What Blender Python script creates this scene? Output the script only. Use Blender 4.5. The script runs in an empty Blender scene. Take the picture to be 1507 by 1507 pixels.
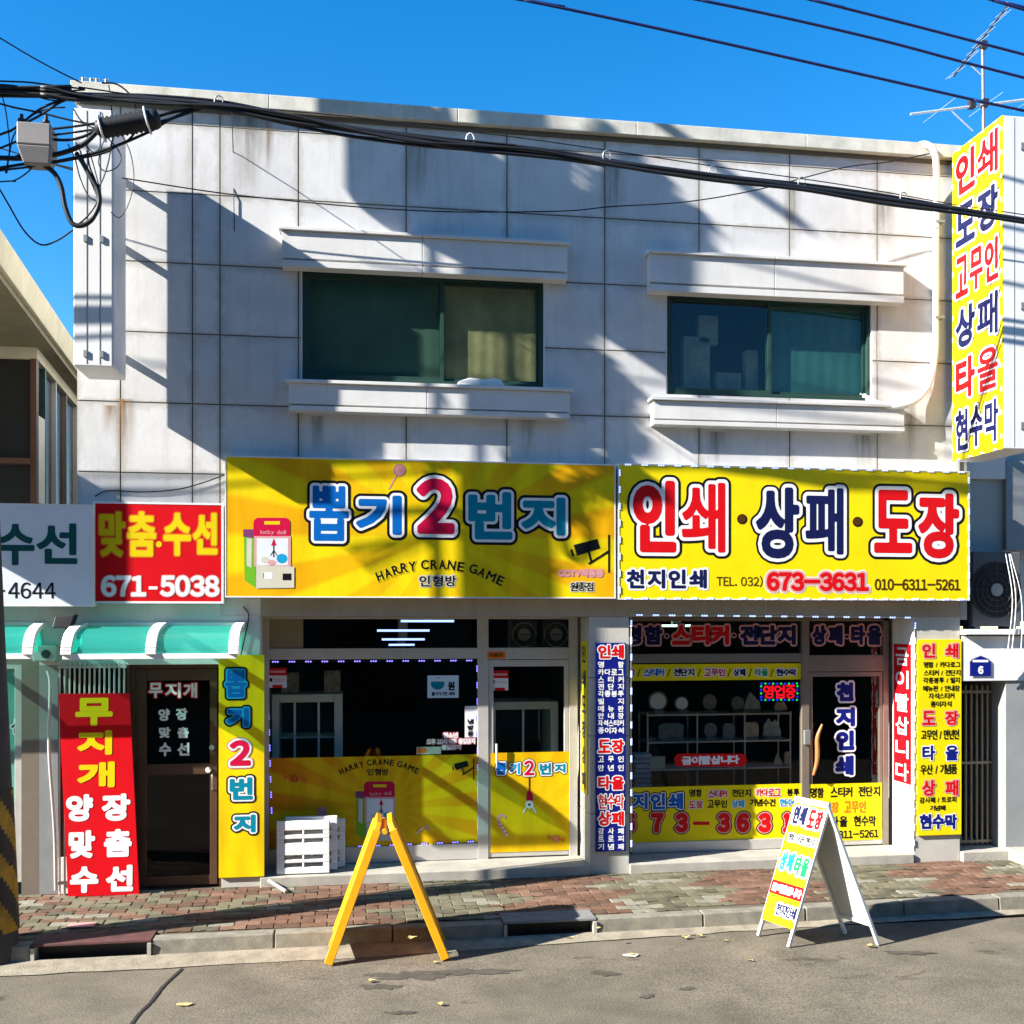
import bpy, math, random
import numpy as np
from mathutils import Vector, Matrix
random.seed(7)
S = bpy.context.scene
COL = S.collection
R = math.radians

# ------------------------------------------------------------------ camera, light, exposure
F, TH, EYE, HZN = 1538.0, math.atan(233 / 1538.0), 2.62, 912.0      # focal length in photo pixels, yaw, eye height, horizon row
DIST = F / 148.0 / math.cos(TH)                                     # camera to the facade plane y = 0
cam = bpy.data.cameras.new('camera')
cam.sensor_width = 36
cam.lens = F / 1507 * 36
cam.shift_y = (HZN - 753.5) / 1507
cam.clip_start, cam.clip_end = 0.1, 2000
camera = bpy.data.objects.new('camera', cam)
COL.objects.link(camera)
camera.location = (0, -DIST, EYE)
camera.rotation_euler = (R(90), 0, -TH)
S.camera = camera

SUN = Vector((3.3, 1.0, -1.95)).normalized()                        # the way the sunlight travels
world = bpy.data.worlds.new('World')
S.world = world
world.use_nodes = True
wn = world.node_tree
bg = wn.nodes['Background']
sky = wn.nodes.new('ShaderNodeTexSky')
sky.sky_type = 'NISHITA'
sky.sun_disc = False
sky.sun_elevation = math.asin(-SUN.z)
sky.sun_rotation = math.atan2(-SUN.x, -SUN.y)
sky.altitude = 300
sky.air_density = 1.0
sky.dust_density = 0.15
sky.ozone_density = 3.2
hs = wn.nodes.new('ShaderNodeHueSaturation')
hs.inputs['Saturation'].default_value = 1.38
wn.links.new(sky.outputs[0], hs.inputs['Color'])
wn.links.new(hs.outputs[0], bg.inputs[0])
bg.inputs[1].default_value = 0.085
sl = bpy.data.lights.new('sun', 'SUN')
sl.energy = 5.0
sl.angle = R(0.5)
sl.color = (1.0, 0.955, 0.88)
sun = bpy.data.objects.new('sun', sl)
COL.objects.link(sun)
sun.rotation_euler = SUN.to_track_quat('-Z', 'Y').to_euler()
sun.location = (-20, -10, 25)
S.view_settings.view_transform = 'Standard'
S.view_settings.look = 'None'
S.view_settings.gamma = 1
S.view_settings.use_curve_mapping = False
S.view_settings.exposure = 1.72
S.cycles.max_bounces = 8
S.cycles.transparent_max_bounces = 16

# ------------------------------------------------------------------ from the photograph to the place
CAMP = Vector((0, -DIST, EYE))
def ray(u, v):
    a, b = (u - 753.5) / F, -(v - HZN) / F
    return Vector((math.sin(TH) + a * math.cos(TH), math.cos(TH) - a * math.sin(TH), b))
def at(u, v, y=0.0):                                                # point of pixel (u,v) on the plane y
    d = ray(u, v)
    return CAMP + d * ((y + DIST) / d.y)
def gnd(u, v, z=0.0):
    d = ray(u, v)
    return CAMP + d * ((z - EYE) / d.z)
class Plane:
    def __init__(self, o, e1, e2):
        self.o = Vector(o); self.e1 = Vector(e1).normalized(); self.e2 = Vector(e2).normalized()
        self.n = self.e1.cross(self.e2).normalized()
    def hit(self, u, v):
        d = ray(u, v)
        p = CAMP + d * ((self.o - CAMP).dot(self.n) / d.dot(self.n)) - self.o
        return p.dot(self.e1), p.dot(self.e2)
    def pt(self, a, b, h=0.0):
        return self.o + self.e1 * a + self.e2 * b + self.n * h
def fplane(y): return Plane((0, y, 0), (1, 0, 0), (0, 0, 1))

# ------------------------------------------------------------------ materials
MATS = {}
def nn(t, kind, **kw):
    n = t.nodes.new(kind)
    for k, v in kw.items():
        setattr(n, k, v)
    return n
def mat(name, col, rough=0.6, metal=0.0, var=0.10, scale=6.0, bump=0.0, bscale=60.0, spec=0.35, streak=0.0, streakcol=(0.25, 0.2, 0.13)):
    if name in MATS: return MATS[name]
    m = bpy.data.materials.new(name); m.use_nodes = True
    t = m.node_tree; L = t.links; p = t.nodes['Principled BSDF']
    p.inputs['Roughness'].default_value = rough
    p.inputs['Metallic'].default_value = metal
    p.inputs['Specular IOR Level'].default_value = spec
    tc = nn(t, 'ShaderNodeTexCoord')
    nz = nn(t, 'ShaderNodeTexNoise'); nz.inputs['Scale'].default_value = scale; nz.inputs['Detail'].default_value = 6; nz.inputs['Roughness'].default_value = 0.62
    L.new(tc.outputs['Object'], nz.inputs['Vector'])
    cr = nn(t, 'ShaderNodeValToRGB')
    cr.color_ramp.elements[0].position = 0.3; cr.color_ramp.elements[1].position = 0.72
    lo = tuple(max(0, c * (1 - var)) for c in col); hi = tuple(min(1, c * (1 + var * 0.6)) for c in col)
    cr.color_ramp.elements[0].color = (*lo, 1); cr.color_ramp.elements[1].color = (*hi, 1)
    L.new(nz.outputs['Fac'], cr.inputs['Fac'])
    out = cr.outputs['Color']
    if streak > 0:                                                  # rain streaks and grime running down
        mp = nn(t, 'ShaderNodeMapping'); mp.inputs['Scale'].default_value = (5.0, 5.0, 0.35)
        L.new(tc.outputs['Object'], mp.inputs['Vector'])
        n2 = nn(t, 'ShaderNodeTexNoise'); n2.inputs['Scale'].default_value = 1.4; n2.inputs['Detail'].default_value = 8; n2.inputs['Roughness'].default_value = 0.7
        L.new(mp.outputs['Vector'], n2.inputs['Vector'])
        r2 = nn(t, 'ShaderNodeValToRGB'); r2.color_ramp.elements[0].position = 0.52; r2.color_ramp.elements[1].position = 0.8
        r2.color_ramp.elements[0].color = (0, 0, 0, 1); r2.color_ramp.elements[1].color = (streak, streak, streak, 1)
        L.new(n2.outputs['Fac'], r2.inputs['Fac'])
        mx = nn(t, 'ShaderNodeMixRGB'); mx.inputs['Color2'].default_value = (*streakcol, 1)
        L.new(r2.outputs['Color'], mx.inputs['Fac']); L.new(out, mx.inputs['Color1'])
        out = mx.outputs['Color']
    L.new(out, p.inputs['Base Color'])
    if bump > 0:
        n3 = nn(t, 'ShaderNodeTexNoise'); n3.inputs['Scale'].default_value = bscale; n3.inputs['Detail'].default_value = 4
        L.new(tc.outputs['Object'], n3.inputs['Vector'])
        b = nn(t, 'ShaderNodeBump'); b.inputs['Strength'].default_value = bump; b.inputs['Distance'].default_value = 0.01
        L.new(n3.outputs['Fac'], b.inputs['Height']); L.new(b.outputs['Normal'], p.inputs['Normal'])
    MATS[name] = m
    return m
def emit(name, col, strength):
    if name in MATS: return MATS[name]
    m = bpy.data.materials.new(name); m.use_nodes = True
    p = m.node_tree.nodes['Principled BSDF']
    p.inputs['Base Color'].default_value = (*[min(1, c) for c in col], 1)
    p.inputs['Emission Color'].default_value = (*col, 1)
    p.inputs['Emission Strength'].default_value = strength
    MATS[name] = m
    return m
def glass(name, tint, refl=1.0, rough=0.02, ior=1.5, wob=0.02):
    if name in MATS: return MATS[name]
    m = bpy.data.materials.new(name); m.use_nodes = True
    t = m.node_tree; L = t.links
    t.nodes.remove(t.nodes['Principled BSDF'])
    o = t.nodes['Material Output']
    tr = nn(t, 'ShaderNodeBsdfTransparent'); tr.inputs[0].default_value = (*tint, 1)
    gl = nn(t, 'ShaderNodeBsdfGlossy'); gl.inputs['Roughness'].default_value = rough; gl.inputs[0].default_value = (refl, refl, refl, 1)
    fr = nn(t, 'ShaderNodeFresnel'); fr.inputs['IOR'].default_value = ior
    mx = nn(t, 'ShaderNodeMixShader')
    ge = nn(t, 'ShaderNodeNewGeometry'); iv = nn(t, 'ShaderNodeMath', operation='SUBTRACT'); iv.inputs[0].default_value = 1; L.new(ge.outputs['Backfacing'], iv.inputs[1])
    fm = nn(t, 'ShaderNodeMath', operation='MULTIPLY'); L.new(fr.outputs[0], fm.inputs[0]); L.new(iv.outputs[0], fm.inputs[1])   # the inner face of a pane only lets light out
    L.new(fm.outputs[0], mx.inputs[0]); L.new(tr.outputs[0], mx.inputs[1]); L.new(gl.outputs[0], mx.inputs[2]); L.new(mx.outputs[0], o.inputs[0])
    tc = nn(t, 'ShaderNodeTexCoord')
    nz = nn(t, 'ShaderNodeTexNoise'); nz.inputs['Scale'].default_value = 1.7; nz.inputs['Detail'].default_value = 1
    L.new(tc.outputs['Object'], nz.inputs['Vector'])
    b = nn(t, 'ShaderNodeBump'); b.inputs['Strength'].default_value = wob; b.inputs['Distance'].default_value = 0.05
    L.new(nz.outputs['Fac'], b.inputs['Height']); L.new(b.outputs['Normal'], gl.inputs['Normal'])
    MATS[name] = m
    return m
def sunburst(name, c, n, c1, c2, rough=0.35):                       # printed rays around the centre c (world X, Z)
    if name in MATS: return MATS[name]
    m = bpy.data.materials.new(name); m.use_nodes = True
    t = m.node_tree; L = t.links; p = t.nodes['Principled BSDF']
    p.inputs['Roughness'].default_value = 0.45; p.inputs['Specular IOR Level'].default_value = 0.14
    tc = nn(t, 'ShaderNodeTexCoord'); sp = nn(t, 'ShaderNodeSeparateXYZ'); L.new(tc.outputs['Object'], sp.inputs[0])
    def mth(op, a, b=None):
        k = nn(t, 'ShaderNodeMath', operation=op)
        for i, x in enumerate((a, b)):
            if x is None: continue
            if isinstance(x, (int, float)): k.inputs[i].default_value = x
            else: L.new(x, k.inputs[i])
        return k.outputs[0]
    dx = mth('SUBTRACT', sp.outputs['X'], c[0]); dz = mth('SUBTRACT', sp.outputs['Z'], c[1])
    an = mth('ARCTAN2', dz, dx)
    w = mth('SINE', mth('MULTIPLY', an, n))
    d2 = mth('SQRT', mth('ADD', mth('MULTIPLY', dx, dx), mth('MULTIPLY', dz, dz)))
    cr = nn(t, 'ShaderNodeValToRGB'); cr.color_ramp.elements[0].position = 0.35; cr.color_ramp.elements[1].position = 0.65
    cr.color_ramp.elements[0].color = (*c1, 1); cr.color_ramp.elements[1].color = (*c2, 1)
    L.new(mth('ADD', mth('MULTIPLY', w, 0.5), 0.5), cr.inputs[0])
    mx = nn(t, 'ShaderNodeMixRGB'); mx.inputs['Color1'].default_value = (*c1, 1)
    L.new(cr.outputs[0], mx.inputs['Color2'])
    k = mth('MULTIPLY', d2, 0.75); cl = nn(t, 'ShaderNodeClamp'); L.new(k, cl.inputs[0])
    L.new(cl.outputs[0], mx.inputs['Fac'])
    n2 = nn(t, 'ShaderNodeTexNoise'); n2.inputs['Scale'].default_value = 2.0; n2.inputs['Detail'].default_value = 8; mp = nn(t, 'ShaderNodeMapping'); mp.inputs['Scale'].default_value = (2.5, 2.5, 0.6)
    L.new(tc.outputs['Object'], mp.inputs[0]); L.new(mp.outputs[0], n2.inputs['Vector'])
    r2 = nn(t, 'ShaderNodeValToRGB'); r2.color_ramp.elements[0].position = 0.35; r2.color_ramp.elements[1].position = 0.6; r2.color_ramp.elements[0].color = (0.80, 0.79, 0.77, 1); r2.color_ramp.elements[1].color = (1, 1, 1, 1)
    L.new(n2.outputs['Fac'], r2.inputs[0]); m3 = nn(t, 'ShaderNodeMixRGB', blend_type='MULTIPLY'); m3.inputs[0].default_value = 1; L.new(mx.outputs[0], m3.inputs[1]); L.new(r2.outputs[0], m3.inputs[2]); L.new(m3.outputs[0], p.inputs['Base Color'])
    n4 = nn(t, 'ShaderNodeTexNoise'); n4.inputs['Scale'].default_value = 3; L.new(tc.outputs['Object'], n4.inputs['Vector']); bp = nn(t, 'ShaderNodeBump'); bp.inputs['Strength'].default_value = 0.06; bp.inputs['Distance'].default_value = 0.02; L.new(n4.outputs['Fac'], bp.inputs['Height']); L.new(bp.outputs['Normal'], p.inputs['Normal'])
    MATS[name] = m
    return m
def flat(name, col, rough=0.45): return mat(name, col, rough, var=0.09, scale=2.5, spec=0.16, streak=0.10, streakcol=tuple(0.35 * c + 0.06 for c in col), bump=0.05, bscale=5)

CLAD = mat('cladding', (0.585, 0.575, 0.565), 0.6, var=0.10, scale=1.6, bump=0.10, bscale=25, streak=0.5, streakcol=(0.34, 0.29, 0.21))
JOINT = mat('joint', (0.17, 0.16, 0.145), 0.9)
COPING = mat('coping', (0.55, 0.535, 0.46), 0.7, var=0.26, scale=4, bump=0.2, streak=0.55, streakcol=(0.27, 0.26, 0.18))
TRIM = mat('stone_trim', (0.60, 0.59, 0.57), 0.6, var=0.1, scale=3, bump=0.1, streak=0.35, streakcol=(0.4, 0.36, 0.28))
PILLAR = mat('pillar_stone', (0.44, 0.42, 0.375), 0.65, var=0.12, scale=3, bump=0.15, bscale=40, streak=0.45, streakcol=(0.28, 0.23, 0.15))
BEAM = mat('beam_stone', (0.34, 0.285, 0.21), 0.7, var=0.14, scale=3, bump=0.1, streak=0.5, streakcol=(0.2, 0.15, 0.09))
CONC = mat('concrete', (0.36, 0.34, 0.29), 0.85, var=0.22, scale=5, bump=0.35, bscale=70)
ALU = mat('brushed_aluminium', (0.52, 0.50, 0.46), 0.42, 0.35, var=0.08, scale=8, spec=0.5)
ALUDK = mat('bronze_aluminium', (0.20, 0.165, 0.13), 0.45, 0.3, var=0.1, scale=8)
BROWN = mat('brown_door_frame', (0.085, 0.045, 0.028), 0.4, 0.15, var=0.15, scale=8)
WHITEM = mat('white_painted_metal', (0.68, 0.68, 0.67), 0.4, var=0.06, scale=2, streak=0.25)
WHITEP = mat('white_plastic', (0.72, 0.72, 0.70), 0.45, var=0.04)
GREYM = mat('grey_metal', (0.30, 0.31, 0.31), 0.45, 0.5)
DARKM = mat('dark_metal', (0.04, 0.04, 0.042), 0.5, 0.3)
BLACK = mat('black_rubber', (0.012, 0.012, 0.014), 0.55)
CABLE = mat('cable_sheath', (0.012, 0.013, 0.016), 0.5)
GREENF = mat('green_window_frame', (0.016, 0.048, 0.037), 0.5)
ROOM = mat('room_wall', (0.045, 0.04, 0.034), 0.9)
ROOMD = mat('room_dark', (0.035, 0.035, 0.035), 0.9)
RED = flat('print_red', (0.55, 0.004, 0.007)); NAVY = flat('print_navy', (0.006, 0.009, 0.060)); WHITE = flat('print_white', (0.70, 0.70, 0.70))
INK = flat('print_black', (0.006, 0.006, 0.007)); BLUE = flat('print_blue', (0.0, 0.105, 0.40)); TEAL = flat('print_teal', (0.0, 0.20, 0.30))
YEL = flat('print_yellow', (0.74, 0.59, 0.003), 0.45); YELT = flat('print_letter_yellow', (0.68, 0.50, 0.004)); BRINK = flat('print_brown', (0.07, 0.026, 0.004))
REDP = flat('panel_red', (0.55, 0.003, 0.008), 0.45); CRIM = flat('print_crimson', (0.50, 0.004, 0.045)); PINK = flat('print_pink', (0.55, 0.20, 0.22))
CYAN = flat('print_cyan', (0.01, 0.28, 0.50)); GREEN = flat('print_green', (0.01, 0.24, 0.08)); ORANGE = flat('print_orange', (0.68, 0.17, 0.012)); BLUEP = flat('panel_blue', (0.004, 0.010, 0.165), 0.45)
PALE = flat('print_pale', (0.52, 0.50, 0.40)); DGREEN = flat('print_dark_green', (0.005, 0.07, 0.07)); PURPLE = flat('print_purple', (0.18, 0.04, 0.13)); GREYP = flat('panel_pale_grey', (0.62, 0.65, 0.69))
LIME = flat('print_lime', (0.13, 0.38, 0.02)); ROSE = flat('print_rose', (0.60, 0.30, 0.29))
LED = emit('led_white', (0.42, 0.54, 1.0), 0.62); LEDB = emit('led_blue', (0.22, 0.18, 1.0), 0.8)
GLASS = glass('shop_glass', (0.94, 0.96, 0.95), 0.5)
GLASSD = glass('tinted_glass', (0.84, 0.91, 0.87), 0.85, ior=1.55)
POLY = bpy.data.materials.new('green_polycarbonate'); POLY.use_nodes = True
_t = POLY.node_tree; _t.nodes.remove(_t.nodes['Principled BSDF'])
_a = nn(_t, 'ShaderNodeBsdfTransparent'); _a.inputs[0].default_value = (0.46, 0.92, 0.82, 1)
_b = nn(_t, 'ShaderNodeBsdfTranslucent'); _b.inputs[0].default_value = (0.03, 0.75, 0.62, 1)
_c = nn(_t, 'ShaderNodeBsdfDiffuse'); _c.inputs[0].default_value = (0.06, 0.68, 0.58, 1)
_g = nn(_t, 'ShaderNodeBsdfGlossy'); _g.inputs['Roughness'].default_value = 0.2
_m1, _m2, _m3 = nn(_t, 'ShaderNodeMixShader'), nn(_t, 'ShaderNodeMixShader'), nn(_t, 'ShaderNodeMixShader')
_m1.inputs[0].default_value = 0.45; _m2.inputs[0].default_value = 0.5; _m3.inputs[0].default_value = 0.06
for _i, _o in ((_m1.inputs[1], _b), (_m1.inputs[2], _c), (_m2.inputs[1], _a), (_m2.inputs[2], _m1), (_m3.inputs[1], _m2), (_m3.inputs[2], _g), (_t.nodes['Material Output'].inputs[0], _m3)): _t.links.new(_o.outputs[0], _i)

# ------------------------------------------------------------------ building objects
class MB:
    def __init__(self): self.v = []; self.f = []; self.m = []; self.mats = []; self.sm = []
    def mi(self, m):
        if m not in self.mats: self.mats.append(m)
        return self.mats.index(m)
    def face(self, pts, m, smooth=False):
        i = len(self.v); self.v += [tuple(p) for p in pts]
        self.f.append(tuple(range(i, i + len(pts)))); self.m.append(self.mi(m)); self.sm.append(smooth)
    def add(self, vs, fs, m, smooth=False):
        i = len(self.v); self.v += [tuple(p) for p in vs]; k = self.mi(m)
        for f in fs: self.f.append(tuple(i + j for j in f)); self.m.append(k); self.sm.append(smooth)
    def box(self, x0, x1, y0, y1, z0, z1, m):
        if x0 > x1: x0, x1 = x1, x0
        if y0 > y1: y0, y1 = y1, y0
        if z0 > z1: z0, z1 = z1, z0
        self.add([(x0, y0, z0), (x1, y0, z0), (x1, y1, z0), (x0, y1, z0), (x0, y0, z1), (x1, y0, z1), (x1, y1, z1), (x0, y1, z1)],
                 [(0, 3, 2, 1), (4, 5, 6, 7), (0, 1, 5, 4), (1, 2, 6, 5), (2, 3, 7, 6), (3, 0, 4, 7)], m)
        return self
    def slab(self, pl, a0, a1, b0, b1, h0, h1, m):                   # a box on a plane
        P = [pl.pt(a, b, h) for h in (h0, h1) for (a, b) in ((a0, b0), (a1, b0), (a1, b1), (a0, b1))]
        self.add(P, [(0, 3, 2, 1), (4, 5, 6, 7), (0, 1, 5, 4), (1, 2, 6, 5), (2, 3, 7, 6), (3, 0, 4, 7)], m)
        return self
    def prism(self, lo, hi, m):                                      # two matching polygons, lo seen from below
        n = len(lo)
        self.add(list(lo) + list(hi), [tuple(range(n - 1, -1, -1)), tuple(range(n, 2 * n))] + [(i, (i + 1) % n, n + (i + 1) % n, n + i) for i in range(n)], m)
        return self
    def tube(self, path, r, m, n=8, cap=True, smooth=True):
        path = [Vector(p) for p in path]; rings = []
        rs = r if isinstance(r, (list, tuple)) else [r] * len(path)
        up = Vector((0.13, 0.27, 0.95))
        for i, p in enumerate(path):
            d = (path[min(i + 1, len(path) - 1)] - path[max(i - 1, 0)]).normalized()
            s = d.cross(up)
            if s.length < 1e-3: s = d.cross(Vector((1, 0, 0)))
            s.normalize(); w = s.cross(d)
            rings.append([p + (s * math.cos(2 * math.pi * k / n) + w * math.sin(2 * math.pi * k / n)) * rs[i] for k in range(n)])
        vs = [q for g in rings for q in g]
        fs = [(i * n + k, i * n + (k + 1) % n, (i + 1) * n + (k + 1) % n, (i + 1) * n + k) for i in range(len(path) - 1) for k in range(n)]
        self.add(vs, fs, m, smooth)
        if cap:
            self.face(rings[0][::-1], m); self.face(rings[-1], m)
        return self
    def cyl(self, p0, p1, r0, m, r1=None, n=20): return self.tube([p0, p1], [r0, r0 if r1 is None else r1], m, n)
    def build(self, name, parent=None, bevel=0.0):
        me = bpy.data.meshes.new(name)
        me.from_pydata(self.v, [], self.f)
        for m in self.mats: me.materials.append(m)
        me.polygons.foreach_set('material_index', self.m)
        me.polygons.foreach_set('use_smooth', self.sm)
        me.update()
        o = bpy.data.objects.new(name, me); COL.objects.link(o)
        if parent is not None:
            o.parent = parent
            if parent.type == 'EMPTY': o.location = -parent.location
        if bevel > 0:
            b = o.modifiers.new('bevel', 'BEVEL'); b.width = bevel; b.segments = 2; b.limit_method = 'ANGLE'
        return o
def tag(o, label, cat=None, group=None, kind=None):
    if label: o['label'] = label
    if cat: o['category'] = cat
    if group: o['group'] = group
    if kind: o['kind'] = kind
    return o
def thing(name, loc, label, cat, group=None):
    o = bpy.data.objects.new(name, None); COL.objects.link(o)
    o.empty_display_size = 0.1; o.location = Vector(loc)
    return tag(o, label, cat, group)
def structure(mb, name): return tag(mb.build(name), None, None, None, 'structure')

def spline(pts, n=8):                                               # Catmull-Rom through points
    pts = [Vector(p) for p in pts]
    P = [pts[0] * 2 - pts[1]] + pts + [pts[-1] * 2 - pts[-2]]; out = []
    for i in range(1, len(P) - 2):
        for k in range(n):
            t = k / n; a, b, c, d = P[i - 1], P[i], P[i + 1], P[i + 2]
            out.append(0.5 * ((2 * b) + (c - a) * t + (2 * a - 5 * b + 4 * c - d) * t * t + (3 * b - a - 3 * c + d) * t ** 3))
    return out + [pts[-1]]

# ------------------------------------------------------------------ lettering: glyph outlines grown by a distance field
GL = {}
def glyph(ch):
    if ch in GL: return GL[ch]
    c = bpy.data.curves.new('glyph', 'FONT'); c.body = ch; c.size = 1; c.resolution_u = 4
    o = bpy.data.objects.new('glyph', c); COL.objects.link(o)
    dg = bpy.context.evaluated_depsgraph_get(); me = o.evaluated_get(dg).to_mesh()
    V = np.array([v.co[:2] for v in me.vertices]).reshape(-1, 2); me.calc_loop_triangles()
    T = np.array([t.vertices[:] for t in me.loop_triangles], int).reshape(-1, 3)
    cnt = {}
    for p in me.polygons:
        for e in p.edge_keys: cnt[e] = cnt.get(e, 0) + 1
    E = np.array([e for e, n in cnt.items() if n == 1], int).reshape(-1, 2)
    o.evaluated_get(dg).to_mesh_clear()
    bpy.data.objects.remove(o); bpy.data.curves.remove(c)
    GL[ch] = (V, T, E)
    return GL[ch]
def place_text(text, w, h, track=0.08, space=0.35):                 # glyphs of a line scaled to fill w x h; every Hangul block shares one cell
    items = []; x = 0.0
    if any(c.isdigit() for c in text): text = ''.join(chr(ord(c) + 0xFEE0) if '!' <= c <= '~' else c for c in text)   # the wide forms have flagged figures
    hang = any('\uac00' <= c <= '\ud7a3' for c in text)
    for ch in text:
        if ch == ' ': x += space; continue
        V, T, E = glyph(ch)
        if len(V) == 0: x += space; continue
        lo, hi = V.min(0), V.max(0)
        items.append((V - np.array([lo[0], 0]) + np.array([x, 0]), T, E)); x += hi[0] - lo[0] + track
    A = np.concatenate([i[0] for i in items]); lo, hi = A.min(0), A.max(0)
    ext = np.maximum(hi - lo, 1e-4); sc = np.array([w, h]) / ext
    return [((V - lo) * sc, T, E) for V, T, E in items]
def sdf_mesh(items, layers, cell):
    """items: glyph outlines in metres; layers: [(grow distance, material)], innermost first. Yields (polygons, material) per layer."""
    A = np.concatenate([i[0] for i in items]); mxd = max(d for d, _ in layers) + 3 * cell
    lo, hi = A.min(0) - mxd, A.max(0) + mxd
    nx, ny = [int(math.ceil(k)) + 1 for k in (hi - lo) / cell]
    D = np.full((ny, nx), 1e3)
    for V, T, E in items:
        gl, gh = V.min(0) - mxd, V.max(0) + mxd
        i0, j0 = [max(0, int(k)) for k in (gl - lo) / cell]; i1 = min(nx, int((gh[0] - lo[0]) / cell) + 2); j1 = min(ny, int((gh[1] - lo[1]) / cell) + 2)
        X, Y = np.meshgrid(lo[0] + np.arange(i0, i1) * cell, lo[1] + np.arange(j0, j1) * cell)
        px, py = X.ravel(), Y.ravel()
        d2 = np.full(px.shape, 1e6); ins = np.zeros(px.shape, bool)
        for a, b in E:
            ax, ay = V[a]; bx, by = V[b]; ex, ey = bx - ax, by - ay; l2 = ex * ex + ey * ey + 1e-18
            t = np.clip(((px - ax) * ex + (py - ay) * ey) / l2, 0, 1)
            d2 = np.minimum(d2, (px - ax - t * ex) ** 2 + (py - ay - t * ey) ** 2)
        for tri in T:
            (ax, ay), (bx, by), (cx, cy) = V[tri[0]], V[tri[1]], V[tri[2]]
            s1 = (bx - ax) * (py - ay) - (by - ay) * (px - ax); s2 = (cx - bx) * (py - by) - (cy - by) * (px - bx); s3 = (ax - cx) * (py - cy) - (ay - cy) * (px - cx)
            ins |= ((s1 >= 0) & (s2 >= 0) & (s3 >= 0)) | ((s1 <= 0) & (s2 <= 0) & (s3 <= 0))
        d = np.where(ins, -np.sqrt(d2), np.sqrt(d2)).reshape(X.shape)
        D[j0:j1, i0:i1] = np.minimum(D[j0:j1, i0:i1], d)
    res = []
    for dist, m in layers:
        Q = D - dist; I = Q < 0; polys = []
        c = I[:-1, :-1].astype(int) + I[:-1, 1:] + I[1:, 1:] + I[1:, :-1]
        full = c == 4
        for j in range(ny - 1):
            row = full[j]
            if row.any():
                dd = np.diff(np.concatenate([[0], row.astype(int), [0]]))
                for s, e in zip(np.where(dd == 1)[0], np.where(dd == -1)[0]):
                    polys.append([(s, j), (e, j), (e, j + 1), (s, j + 1)])
        for j, i in zip(*np.where((c > 0) & (c < 4))):
            cs = [(i, j), (i + 1, j), (i + 1, j + 1), (i, j + 1)]; qv = [Q[y, x] for x, y in cs]; pg = []
            for k in range(4):
                a, b = cs[k], cs[(k + 1) % 4]; qa, qb = qv[k], qv[(k + 1) % 4]
                if qa < 0: pg.append(a)
                if (qa < 0) != (qb < 0):
                    t = qa / (qa - qb); pg.append((a[0] + (b[0] - a[0]) * t, a[1] + (b[1] - a[1]) * t))
            if len(pg) >= 3: polys.append(pg)
        res.append(([[(lo[0] + x * cell, lo[1] + y * cell) for x, y in p] for p in polys], m))
    return res
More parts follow.
